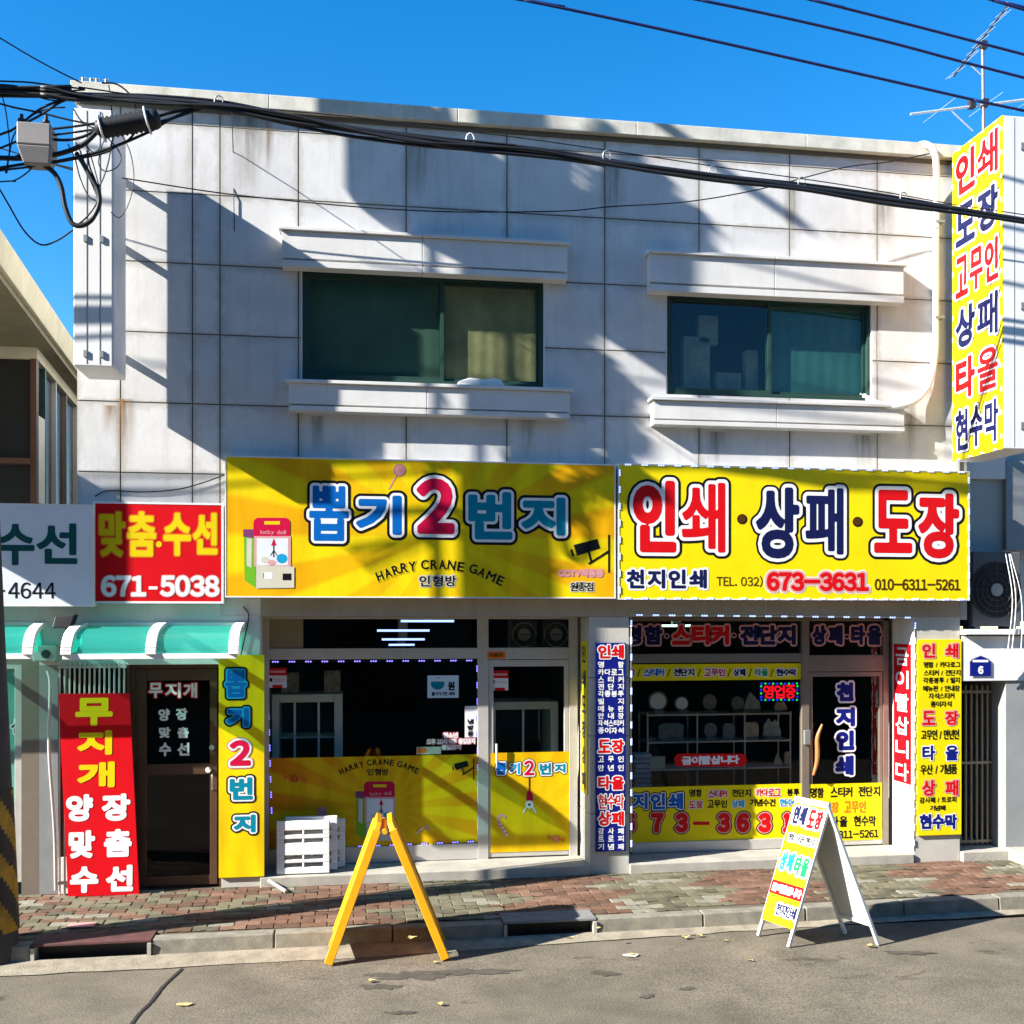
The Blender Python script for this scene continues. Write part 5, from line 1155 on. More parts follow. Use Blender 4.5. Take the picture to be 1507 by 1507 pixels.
# printing shop A-board
z0 = ROADZ + 0.012
Lf, Ln, Rn, Rf = gnd(1113, 1376, z0), gnd(1161, 1394, z0), gnd(1296, 1390, z0), gnd(1232, 1364, z0)
wv = (Ln - Lf); Rf = Rn - wv
tn = at(1221, 1184, (Ln.y + Rn.y) / 2); tf = tn - wv
g = thing('a_board', (Ln + Rf) / 2, 'white framed sandwich board with a yellow face of printing shop lettering', 'sandwich board')
STEEL = mat('white_steel_frame', (0.66, 0.66, 0.64), 0.4, 0.2, var=0.08)
BOARDBK = mat('board_back', (0.50, 0.50, 0.46), 0.6, var=0.1)
def leaf(f, n, tf_, tn_, face, back):
    ed = (n - f).normalized(); ud = (tf_ - f).normalized(); nr = ed.cross(ud).normalized()
    if nr.z < 0: nr = -nr
    W_ = (n - f).length; H_ = (tf_ - f).length
    m = MB()
    for x in (0.0, W_ - 0.028): m.add([f + ed * (x + a) + ud * z + nr * h for h in (-0.026, 0.002) for a, z in ((0, 0), (0.028, 0), (0.028, H_), (0, H_))], [(0, 3, 2, 1), (4, 5, 6, 7), (0, 1, 5, 4), (1, 2, 6, 5), (2, 3, 7, 6), (3, 0, 4, 7)], STEEL)
    for z in (0.17, H_ - 0.03): m.add([f + ed * a + ud * (z + b) + nr * h for h in (-0.026, 0.002) for a, b in ((0.028, 0), (W_ - 0.028, 0), (W_ - 0.028, 0.028), (0.028, 0.028))], [(0, 3, 2, 1), (4, 5, 6, 7), (0, 1, 5, 4), (1, 2, 6, 5), (2, 3, 7, 6), (3, 0, 4, 7)], STEEL)
    fo = m.build('leg_frame', g, 0.003)
    m = MB(); m.add([f + ed * a + ud * b + nr * h for h in (-0.008, 0.0) for a, b in ((0.02, 0.18), (W_ - 0.02, 0.18), (W_ - 0.02, H_ - 0.012), (0.02, H_ - 0.012))], [(0, 3, 2, 1), (4, 5, 6, 7), (0, 1, 5, 4), (1, 2, 6, 5), (2, 3, 7, 6), (3, 0, 4, 7)], back)
    if face: m.add([f + ed * a + ud * b + nr * 0.0045 for a, b in ((0.01, 0.15), (W_ - 0.01, 0.15), (W_ - 0.01, H_ - 0.005), (0.01, H_ - 0.005))], [(0, 1, 2, 3)], face)
    m.build('board_panel', g)
    return f, ed, ud, W_, H_
f_, ed, ud, W_, H_ = leaf(Lf, Ln, tf, tn, YEL, mat('board_back_shaded', (0.13, 0.12, 0.085), 0.6, var=0.15)); leaf(Rf, Rn, tf, tn, None, BOARDBK)  # left leaf's back in a darker copy: its shade is put into the colour
m = MB(); m.cyl(tf + (tf - tn) * 0.0, tn, 0.016, STEEL, n=10); m.build('hinge', g)
PA = Plane(f_, ed, ud); PA.n = ed.cross(ud).normalized(); pr = Print(PA, 0.006); b0 = 0.15
def fa(a0, b0_, a1, b1_): return (W_ * a0, 0.15 + (H_ - 0.155) * b0_, W_ * a1, 0.15 + (H_ - 0.155) * b1_)
for i, ch in enumerate('인쇄'): pr.text(ch, 0, 0, 0, 0, [(0, NAVY), (2.6, WHITE)], bold=1.15, frac=fa(0.09 + 0.20 * i, 0.80, 0.27 + 0.20 * i, 0.95))
for i, ch in enumerate('도장'): pr.text(ch, 0, 0, 0, 0, [(0, RED), (2.6, WHITE)], bold=1.15, frac=fa(0.54 + 0.21 * i, 0.79, 0.73 + 0.21 * i, 0.94))
pr.text('명함 스티커 전단지', 0, 0, 0, 0, [(0, INK), (1.5, WHITE)], bold=0.3, frac=fa(0.12, 0.655, 0.92, 0.72))
for i, ch in enumerate('상패'): pr.text(ch, 0, 0, 0, 0, [(0, CYAN), (2.6, WHITE)], bold=1.15, frac=fa(0.10 + 0.20 * i, 0.42, 0.28 + 0.20 * i, 0.57))
for i, ch in enumerate('타올'): pr.text(ch, 0, 0, 0, 0, [(0, GREEN), (2.6, WHITE)], bold=1.15, frac=fa(0.53 + 0.21 * i, 0.41, 0.72 + 0.21 * i, 0.56))
q = [PA.pt(*k, 0.0065) for k in ((0.01, fa(0, .22, 0, 0)[1]), (W_ - 0.01, fa(0, .22, 0, 0)[1]), (W_ - 0.01, fa(0, .33, 0, 0)[1]), (0.01, fa(0, .33, 0, 0)[1]))]; pr.mb.face(q, RED)
pr.text('금이빨삽니다', 0, 0, 0, 0, [(0, WHITE)], bold=0.9, lift=0.002, frac=fa(0.07, 0.24, 0.95, 0.31))
q = [PA.pt(*fa(a, b, 0, 0)[:2], 0.0065) for a, b in ((0.14, 0.125), (0.24, 0.17), (0.24, 0.14), (0.32, 0.14), (0.32, 0.11), (0.24, 0.11), (0.24, 0.08))]; pr.mb.face(q[::-1], ORANGE)
pr.text('천지인쇄', 0, 0, 0, 0, [(0, NAVY), (1.8, WHITE)], bold=0.5, frac=fa(0.36, 0.07, 0.96, 0.165))
pr.done('lettering', g)
# stack of white plastic step stools standing on edge in front of the crane shop window
def stool_mesh(m, x0, x1, y0, z0, z1, dep):
    # slatted seat seen from the front, four stubby legs pointing back
    t_ = 0.03; nz = [(0.12, 0.205), (0.265, 0.35), (0.58, 0.66), (0.735, 0.82)]; H = z1 - z0; W_ = x1 - x0
    zs = [0] + [k for a in nz for k in a] + [1]
    for i in range(0, len(zs) - 1, 2): m.box(x0, x1, y0, y0 + t_, z0 + H * zs[i], z0 + H * zs[i + 1], WHITEP)
    for a, b in nz:
        for q0, q1 in ((0, 0.14), (0.485, 0.525), (0.88, 1)): m.box(x0 + W_ * q0, x0 + W_ * q1, y0 + 0.001, y0 + t_ - 0.001, z0 + H * a, z0 + H * b, WHITEP)
    m.box(x0, x0 + 0.02, y0 + t_, y0 + dep, z0 + 0.02, z1 - 0.02, WHITEP); m.box(x1 - 0.02, x1, y0 + t_, y0 + dep, z0 + 0.015, z0 + 0.10, WHITEP); m.box(x1 - 0.02, x1, y0 + t_, y0 + dep, z1 - 0.10, z1 - 0.015, WHITEP); m.box(x1 - 0.02, x1, y0 + t_, y0 + dep, z0 + H * 0.42, z0 + H * 0.55, WHITEP)
    m.box(x0 + 0.02, x1 - 0.02, y0 + t_, y0 + dep, z1 - 0.03, z1 - 0.012, WHITEP); m.box(x0 + 0.02, x1 - 0.02, y0 + t_, y0 + dep, z0 + 0.012, z0 + 0.03, WHITEP)
ys = 0.03; xa_, xb_ = X(407, ys), X(485, ys); zb_, zt_ = 0.105, Z(446, 1208, ys)
for k, (dx, dy, dz, lb) in enumerate(((0, 0, 0, 'white slatted plastic stool on edge, front one of three before the crane shop window'), (0.075, 0.115, 0.02, 'white slatted plastic stool on edge, middle one of the three nested together'), (0.15, 0.225, -0.03, 'white slatted plastic stool on edge, rearmost of the three nested stools'))):
    g = thing('plastic_stool', ((xa_ + xb_) / 2 + dx, ys + dy, zb_), lb, 'stool', 'white stools nested on edge')
    m = MB(); stool_mesh(m, xa_ + dx, xb_ + dx, ys + dy, zb_, zt_ + dz, 0.10); m.build('stool_shell', g, 0.006)
m = MB(); a = gnd(398, 1299, 0.0); m.tube([at(396, 1296, -0.05), gnd(421, 1312, 0.02)], 0.018, ALU, 10); tag(m.build('drain_pipe'), 'short grey pipe end poking out beside the step of the crane shop', 'pipe')
# small litter
LEAFM = [mat('dry_leaf', (0.46, 0.36, 0.15), 0.8, var=0.3, scale=20), mat('pale_scrap', (0.75, 0.72, 0.62), 0.8, var=0.15, scale=20)]
def scrap(name, p, s, mt, curl):
    m = MB(); n = 7; a0 = random.random() * 6
    rim = [(s * (1 + 0.35 * math.sin(3 * k + a0)) * math.cos(2 * math.pi * k / n + a0), 0.55 * s * math.sin(2 * math.pi * k / n + a0), curl * s * (0.4 + 0.6 * abs(math.sin(k * 1.7 + a0)))) for k in range(n)]
    for k in range(n): m.face([(0, 0, 0.004), rim[k], rim[(k + 1) % n]], mt, True)
    o = m.build(name); o.location = p; return o
for u, v in ((880, 1368), (1008, 1382), (1030, 1379), (1066, 1386), (838, 1383), (732, 1352), (605, 1383), (1104, 1415), (1280, 1395), (545, 1446), (1244, 1372), (640, 1418), (655, 1268 + 40), (735, 1334), (930, 1407), (648, 1480)):
    r_ = gnd(u, v, ROADZ + 0.026); z = 0.004 if r_.y > kerb_y(r_.x) else ROADZ + 0.004
    p_ = gnd(u, v, z)
    tag(scrap('fallen_leaf', p_, random.uniform(0.022, 0.045), LEAFM[0], 0.75), 'small dry yellowed leaf lying loose on the street', 'leaf', 'dry leaves scattered on the road and pavement')
tag(scrap('paper_scrap', gnd(928, 1407, ROADZ + 0.004), 0.07, LEAFM[1], 0.15), 'flat white paper scrap lying on the asphalt right of the yellow sign', 'litter')
tag(scrap('paper_scrap', gnd(271, 1479, ROADZ + 0.004), 0.06, LEAFM[0], 0.15), 'yellowish spoon shaped scrap lying right of the crack in the asphalt', 'litter')
o = scrap('plastic_wrapper', gnd(236, 1396, ROADZ + 0.04), 0.10, WHITEP, 1.0); tag(o, 'crumpled white wrapper at the end of the black drain opening', 'litter')
mt = flat('pink_tile', (0.62, 0.28, 0.26)); pA_ = gnd(120, 1362, 0.006); m = MB(); m.box(pA_.x - 0.11, pA_.x + 0.11, pA_.y - 0.06, pA_.y + 0.06, 0.004, 0.014, mt)
tag(m.build('pink_tile'), 'pink tile lying flat on the pavement before the red leaning board', 'tile')

# ================================================================== services on the walls
PIPE = mat('white_pvc', (0.82, 0.82, 0.80), 0.4, var=0.04)
g = thing('conduit_pipe', at(1372, 225, -0.06), 'white wrapped pipe running down the wall from the parapet to the green window', 'pipe')
pts = [at(u, v, y) for u, v, y in ((1340, 224, 0.25), (1352, 214, 0.05), (1364, 213, -0.10), (1374, 222, -0.14), (1378, 245, -0.12), (1378, 300, -0.06), (1377, 380, -0.05), (1377, 460, -0.05), (1376, 520, -0.05), (1368, 562, -0.06), (1350, 588, -0.08), (1325, 598, -0.14), (1300, 597, -0.10), (1282, 590, 0.0), (1268, 581, 0.12))]
MB().tube(spline(pts, 6), 0.034, PIPE, 10).build('pipe', g)
m = MB()
for v in (330, 470): c = at(1377, v, 0); m.box(c.x - 0.05, c.x + 0.05, -0.095, -0.001, c.z - 0.012, c.z + 0.012, GREYM)
m.build('clip', g)
ACM = mat('ac_dark_grille', (0.05, 0.052, 0.052), 0.5, var=0.1); ACW = mat('ac_grey_case', (0.09, 0.095, 0.10), 0.5, var=0.1)
ya = 0.02; ax0, ax1 = X(1432, ya), X(1502, ya); az0, az1 = Z(1460, 926, ya), Z(1460, 812, ya)
g = thing('air_conditioner', ((ax0 + ax1) / 2, -0.2, az0), 'dark outdoor air conditioner on the ledge behind the end of the printing sign', 'air conditioner')
MB().box(ax0, ax1, ya, 0.30, az0 + 0.03, az1, ACW).build('case', g, 0.01)
c = at(1466, 868, ya); m = MB(); r0 = 0.30
for rr in (0.06, 0.12, 0.18, 0.24, 0.30): m.tube([(c.x + rr * math.cos(k * math.pi / 16), ya - 0.012, c.z + rr * math.sin(k * math.pi / 16)) for k in range(33)], 0.004, ACM, 5, False)
m.prism([(c.x + 0.31 * math.cos(-k * math.pi / 16), ya - 0.003, c.z + 0.31 * math.sin(-k * math.pi / 16)) for k in range(32)], [(c.x + 0.31 * math.cos(-k * math.pi / 16), ya - 0.001, c.z + 0.31 * math.sin(-k * math.pi / 16)) for k in range(32)], BLACK)
for k in range(12): a = k * math.pi / 6; m.tube([(c.x + 0.06 * math.cos(a), ya - 0.012, c.z + 0.06 * math.sin(a)), (c.x + 0.30 * math.cos(a), ya - 0.012, c.z + 0.30 * math.sin(a))], 0.003, ACM, 5)
m.build('fan_grille', g); MB().cyl((c.x, ya - 0.004, c.z), (c.x, ya - 0.02, c.z), 0.07, GREYM).build('fan_hub', g)
m = MB(); m.box(ax0 + 0.04, ax0 + 0.1, ya + 0.02, 0.28, az0, az0 + 0.03, GREYM); m.box(ax1 - 0.1, ax1 - 0.04, ya + 0.02, 0.28, az0, az0 + 0.03, GREYM); m.build('foot', g)
for i, (us, lb) in enumerate((((1484, 1490, 1482), 'leftmost of three slack white cables hanging before the air conditioner'), ((1489, 1495, 1488), 'middle one of three slack white cables hanging before the air conditioner'), ((1491, 1503, 1501), 'rightmost of three slack white cables hanging before the air conditioner'))):
    pts = [at(us[0] - 4, 815, -0.12), at(us[1], 880, -0.13), at(us[2] + 2, 950, -0.12), at(us[2] - 4, 1000, -0.06)]
    tag(MB().tube(spline(pts, 6), 0.005, WHITEM, 6).build('hanging_cable'), lb, 'cable', 'white cables by the air conditioner')
m = MB(); m.tube(spline([at(70, 987, -0.05), at(74, 1010, -0.06), at(72, 1100, -0.06), at(80, 1220, -0.06), at(82, 1310, -0.06)], 5), 0.015, ALU, 8)
tag(m.build('downpipe'), 'thin pale pipe down the wall left of the red leaning board', 'pipe')
g = thing('gas_meter', at(72, 968, -0.08), 'small grey green meter box under the left awning', 'meter'); c = at(72, 962, -0.06)
MB().box(c.x - 0.12, c.x + 0.09, -0.16, -0.001, c.z - 0.07, c.z + 0.08, mat('meter_case', (0.30, 0.38, 0.34), 0.5)).build('case', g, 0.01); MB().cyl((c.x, -0.16, c.z), (c.x, -0.17, c.z), 0.04, DARKM).build('dial', g)
g = thing('flood_lamp', at(95, 915, -0.2), 'black lamp fixture tucked under the pale sign by the awning', 'lamp'); c = at(98, 915, -0.2)
m = MB(); m.prism([(c.x - 0.1, -0.32, c.z - 0.06), (c.x + 0.06, -0.32, c.z - 0.06), (c.x + 0.06, -0.16, c.z - 0.04), (c.x - 0.1, -0.16, c.z - 0.04)], [(c.x - 0.08, -0.3, c.z + 0.05), (c.x + 0.1, -0.3, c.z + 0.07), (c.x + 0.1, -0.16, c.z + 0.07), (c.x - 0.08, -0.16, c.z + 0.05)], BLACK); m.build('housing', g, 0.01)
m = MB(); m.tube(spline([(c.x, -0.16, c.z), (c.x - 0.03, -0.1, c.z - 0.05), (c.x - 0.02, -0.001, c.z - 0.16)], 4), 0.012, BLACK, 8); m.build('arm', g)
for pts, lb in (([(140, 730), (160, 722), (210, 724), (262, 720), (300, 710), (330, 699)], 'thin dark wire along the wall above the red sign'), ([(352, 975), (362, 930), (366, 905), (358, 893)], 'loose thin wire between the awning end and the yellow signboard')):
    tag(MB().tube(spline([at(u, v, -0.02) for u, v in pts], 5), 0.006, CABLE, 6).build('wall_wire'), lb, 'wire')
m = MB()
for v0, v1 in ((940, 1000), (1000, 1090)): pass
# television aerial on the roof behind
g = thing('aerial', at(1447, 210, 2.5), 'rusty television aerial with two booms rising behind the yellow blade sign', 'aerial'); ya = 2.5
RUST = mat('aerial_steel', (0.30, 0.20, 0.20), 0.6, 0.4); ALB = mat('aerial_alloy', (0.75, 0.75, 0.75), 0.35, 0.5)
MB().cyl(at(1449, 330, ya), at(1446, 66, ya), 0.02, RUST, n=8).build('mast', g)
m = MB(); A_, B_ = at(1404, 112, ya), at(1482, 10, ya); m.cyl(A_, B_, 0.014, DARKM, n=6)
for k in range(9):
    c = A_ + (B_ - A_) * (k + 0.5) / 9; l = 0.20 if k not in (1, 6) else 0.42; m.cyl(c + Vector((0.02 * l, l, 0.02)), c + Vector((-0.02 * l, -l, -0.02)), 0.003, ALB, n=5)
m.cyl(at(1422, 90, ya), at(1444, 110, ya), 0.008, ALB, n=5); m.build('upper_boom', g)
m = MB(); A_, B_ = at(1340, 168, ya), at(1545, 142, ya); m.cyl(A_, B_, 0.016, ALB, n=6)
for k in range(3):
    c = A_ + (B_ - A_) * (k + 0.6) / 3; m.cyl(c + Vector((0.01, 0.4, 0.03)), c + Vector((-0.01, -0.4, -0.03)), 0.003, ALB, n=5)
m.cyl(at(1400, 163, ya), at(1432, 193, ya), 0.01, ALB, n=5); m.build('lower_boom', g)
m = MB()
for u, v in ((1447, 67), (1449, 152), (1430, 154)): c = at(u, v, ya); m.box(c.x - 0.04, c.x + 0.04, ya - 0.04, ya + 0.04, c.z - 0.05, c.z + 0.05, DARKM)
m.build('clamp', g)
# small lugs on the parapet
m = MB()
for u in (122, 134, 142, 156): c = at(u, 128, -0.02); m.cyl((c.x, -0.02, TOPZ - 0.02), (c.x, -0.02, TOPZ + 0.06), 0.012, GREYM, n=8); m.tube([(c.x - 0.03, -0.02, TOPZ + 0.05), (c.x + 0.03, -0.02, TOPZ + 0.06)], 0.008, GREYM, 6)
tag(m.build('cable_bracket'), 'small rusty cable anchors on the left end of the parapet', 'bracket')

# ================================================================== utility pole and its equipment
PX, PY = -2.87, -1.55
def px_(z): return PX - 0.036 * z                                    # the pole leans a little
g = thing('utility_pole', (PX, PY, -0.1), 'dark utility pole with a yellow and black wrap at the left edge', 'utility pole')
POLEM = mat('pole_concrete', (0.05, 0.047, 0.045), 0.85, var=0.2, scale=4, bump=0.2)
m = MB(); hs_ = [-0.16 + 13.1 * i / 12 for i in range(13)]; m.tube([(px_(z), PY, z) for z in hs_], [0.185 - 0.0065 * z for z in hs_], POLEM, 24); m.build('shaft', g)
WB = mat('wrap_black', (0.02, 0.018, 0.016), 0.6); WY = mat('wrap_yellow', (0.34, 0.19, 0.01), 0.6, var=0.5, scale=10)
m = MB(); nseg, nz_ = 48, 30; zz0, zz1 = 0.12, 1.25
for i in range(nseg):
    for j in range(nz_):
        z_a, z_b = zz0 + (zz1 - zz0) * j / nz_, zz0 + (zz1 - zz0) * (j + 1) / nz_; a_, b_ = 2 * math.pi * i / nseg, 2 * math.pi * (i + 1) / nseg
        rr = 0.195 - 0.0065 * z_a; mt = WY if ((i / nseg * 4 + j / nz_ * 2.6 + 0.62) % 1) < 0.5 else WB
        m.face([(px_(z) + rr * math.cos(t_), PY + rr * math.sin(t_), z) for t_, z in ((a_, z_a), (b_, z_a), (b_, z_b), (a_, z_b))], mt)
m.build('striped_wrap', g)
m = MB(); m.tube([(px_(z) - 0.10, PY + 0.19, z) for z in (-0.1, 3.0, 9.0)], 0.02, BLACK, 8); m.build('riser_pipe', g)
PORC = mat('porcelain', (0.3, 0.14, 0.08), 0.3)
for yc, zb_, zt_, r_ in ((PY + 0.33, 8.75, 9.95, 0.27), (PY - 0.36, 9.15, 10.4, 0.25)):
    xc = px_(zb_); m = MB(); m.tube([(xc, yc, zb_), (xc, yc, zb_ + 0.04), (xc, yc, zt_ - 0.1), (xc, yc, zt_)], [r_ * 0.96, r_, r_, r_ * 0.8], GREYM, 24)
    t1 = m.build('transformer', g)
    for a in (0.3, 2.4, 4.4):
        MB().tube([(xc + 0.12 * math.cos(a), yc + 0.12 * math.sin(a), zt_ - 0.02 + q) for q in (0, 0.06, 0.12, 0.18, 0.30)], [0.045, 0.03, 0.045, 0.03, 0.02], PORC, 10).build('bushing', t1)
for y0, y1, z in ((-0.55, 0.5, 8.95), (-0.55, 0.5, 9.28), (-0.9, 0.6, 11.5)):
    MB().box(px_(z) - 0.05, px_(z) + 0.05, PY + y0, PY + y1, z, z + 0.07, GREYM).build('crossarm', g)
# unseen blade sign added left of the view to shade the pale sign
g = thing('blade_sign', (-4.7, 0, 4.1), 'short grey blade sign added out of view to shade the pale sign', 'sign')
MB().box(-4.9, -4.7, -0.93, -0.2, 4.1, 5.25, GREYM).build('cabinet', g, 0.01); MB().box(-4.83, -4.77, -0.2, 0.02, 4.4, 4.46, GREYM).build('bracket', g); MB().box(-4.83, -4.77, -0.2, 0.02, 4.9, 4.96, GREYM).build('bracket', g)

# unseen tree added at the left, its crown shaped for the leafy shadow
TX, TY = -4.25, -1.95
g = thing('unseen_tree', (TX, TY, -0.05), 'tall thin ginkgo tree added out of view left of the utility pole', 'tree')
BARK = mat('bark', (0.10, 0.08, 0.06), 0.9, var=0.3, scale=12); LEAFG = mat('ginkgo_leaf', (0.20, 0.19, 0.03), 0.7, var=0.4, scale=5)
m = MB(); m.tube(spline([(TX, TY, -0.1), (TX + 0.03, TY, 3), (TX - 0.03, TY + 0.04, 6), (TX + 0.04, TY, 9), (TX, TY, 11.6)], 6), [0.115 - 0.0042 * k for k in range(25)], BARK, 12); m.build('trunk', g)
def sun_back(u, v, y):                                               # the point of depth y whose shadow falls on wall pixel (u, v)
    p_ = at(u, v, 0); k = y / SUN.y; return p_ + SUN * k
rt = random.Random(11); lv = MB(); br = MB()
def tuft(u, v, ru, rv, n, sz):
    c = sun_back(u, v, TY); br.tube(spline([(TX, TY, c.z - 0.35), ((TX + c.x) / 2, TY + 0.05, c.z - 0.1), c], 4), 0.014, BARK, 6)
    for k in range(n):
        a, r_ = rt.uniform(0, 6.28), math.sqrt(rt.random()); q = sun_back(u + ru * r_ * math.cos(a), v + rv * r_ * math.sin(a), TY + rt.uniform(-0.13, 0.13))
        d1 = Vector((rt.gauss(0, 1), rt.gauss(0, 1), rt.gauss(0, 1))).normalized(); d2 = d1.cross(Vector((rt.gauss(0, 1), rt.gauss(0, 1), rt.gauss(0, 1)))).normalized(); z_ = sz * rt.uniform(0.6, 1.3)
        lv.face([q - d1 * z_, q + d2 * z_ * 0.8, q + d1 * z_, q - d2 * z_ * 0.8], LEAFG)
for a_ in ((925, 235, 14, 26, 60, 0.05), (950, 285, 40, 34, 220, 0.055), (1000, 335, 46, 34, 240, 0.055), (1035, 385, 34, 22, 110, 0.05), (900, 300, 40, 60, 200, 0.055), 
           (880, 545, 30, 22, 130, 0.05), (905, 585, 44, 22, 150, 0.05), (900, 625, 44, 20, 150, 0.05), (925, 655, 34, 18, 110, 0.05), (862, 480, 16, 60, 110, 0.045), (955, 440, 40, 40, 170, 0.05), (905, 690, 34, 30, 120, 0.05)): tuft(*a_)
br.build('branches', g); lv.build('crown', g)

# ================================================================== overhead cables
def cable(pts, r, label, y=None, name='overhead_cable', grp=None, m_=None, n=8):
    P = [at(*q) if len(q) == 3 else at(q[0], q[1], y) for q in pts]
    out = lambda q: q[0] < 0 or q[0] > 1507 or q[1] < 0                # the cable runs on beyond the picture
    if out(pts[0]): P.insert(0, P[0] + (P[0] - P[1]).normalized() * (9 if len(pts) > 7 or grp else 1.6))
    if out(pts[-1]): P.append(P[-1] + (P[-1] - P[-2]).normalized() * (9 if len(pts) > 7 or grp else 1.6))
    return tag(MB().tube(spline(P, n), r, m_ or CABLE, 6).build(name), label, 'cable', grp)
yb_ = -1.5
main = [(-60, 128), (60, 132), (115, 140), (220, 146), (330, 156), (420, 172), (500, 186), (600, 201), (690, 213), (790, 225), (890, 238), (970, 248), (1060, 260), (1180, 276), (1300, 293), (1420, 310), (1520, 326)]
cable(main, 0.024, 'thickest black cable of the bundle crossing the whole facade', yb_)
cable([(u, v + 5 + 2 * math.sin(u * 0.02)) for u, v in main], 0.016, 'black cable hung just under the thickest one of the bundle', yb_ - 0.03)
cable([(u, v - 4 + 2.5 * math.sin(u * 0.013 + 1)) for u, v in main], 0.012, 'thin black cable lying on top of the main bundle', yb_ + 0.03)
cable([(u, v + 8 + 4 * math.sin(u * 0.011 + 2)) for u, v in main if u < 960], 0.014, 'black cable sagging loosely under the left half of the bundle', yb_)
cable([(u, v + 1 + 5 * math.sin(u * 0.017 + 4)) for u, v in main if u < 960], 0.012, 'black cable weaving around the left half of the bundle', yb_ - 0.05)
cable([(330, 155), (420, 163), (520, 172), (660, 190), (760, 202), (900, 222), (1060, 246), (1240, 272), (1400, 300), (1520, 318)], 0.005, 'thin pale wire running just above the black bundle', -1.2)
cable([(-20, 212), (60, 236), (140, 255), (200, 265), (340, 286), (520, 304), (640, 311), (740, 312), (840, 310), (900, 304), (1010, 297), (1120, 278), (1240, 247), (1310, 238), (1368, 226)], 0.006, 'thin sagging wire from the left edge to the white pipe', -0.35)
cable([(600, 306), (760, 313), (900, 321), (1100, 332), (1300, 338), (1420, 340)], 0.004, 'faint thin wire low across the middle of the facade', -0.2) if False else None
# closure, terminal box and their leads
g = thing('splice_closure', at(190, 182, -1.5), 'black ribbed splice closure hanging from the cable bundle before the parapet', 'cable closure')
A_, B_ = at(140, 191, -1.55), at(236, 174, -1.55); d_ = (B_ - A_)
m = MB(); prof = [(0, 0.02), (0.04, 0.065), (0.12, 0.075)] + [(0.12 + 0.72 * k / 20, 0.088 if k % 2 else 0.073) for k in range(21)] + [(0.90, 0.082), (0.97, 0.07), (1.0, 0.02)]
m.tube([A_ + d_ * t_ for t_, r in prof], [r for t_, r in prof], BLACK, 18); m.build('body', g)
for t_ in (0.1, 0.8):
    m = MB(); c = A_ + d_ * t_; s_ = Vector((d_.z, 0, -d_.x)).normalized(); e_ = Vector((0, 1, 0))
    m.tube([c + (s_ * math.cos(k * math.pi / 8) + e_ * math.sin(k * math.pi / 8)) * 0.10 for k in range(17)], 0.009, WHITEP, 6, False); m.build('strap', g)
g = thing('terminal_box', at(47, 215, -1.5), 'grey cable terminal box hanging among the wires at the left', 'terminal box')
A_, B_ = at(24, 236, -1.6), at(74, 181, -1.6); TB_ = mat('terminal_box', (0.24, 0.22, 0.21), 0.5, var=0.1)
m = MB(); zt_, zm = B_.z, at(47, 212, -1.6).z; m.box(A_.x, B_.x, -1.6, -1.38, zm, zt_, TB_); m.prism([(A_.x + 0.04, -1.56, A_.z), (B_.x - 0.02, -1.56, A_.z), (B_.x - 0.02, -1.42, A_.z), (A_.x + 0.04, -1.42, A_.z)], [(A_.x, -1.6, zm - 0.004), (B_.x, -1.6, zm - 0.004), (B_.x, -1.38, zm - 0.004), (A_.x, -1.38, zm - 0.004)], TB_); m.build('case', g, 0.01)
m = MB()
for u in (32, 68): c = at(u, 176, -1.5); m.cyl((c.x, -1.5, zt_), (c.x, -1.5, zt_ + 0.1), 0.014, BLACK, n=8); m.cyl((c.x, -1.5, zt_ + 0.04), (c.x, -1.5, zt_ + 0.06), 0.03, BLACK, n=8)
m.build('hanger', g)
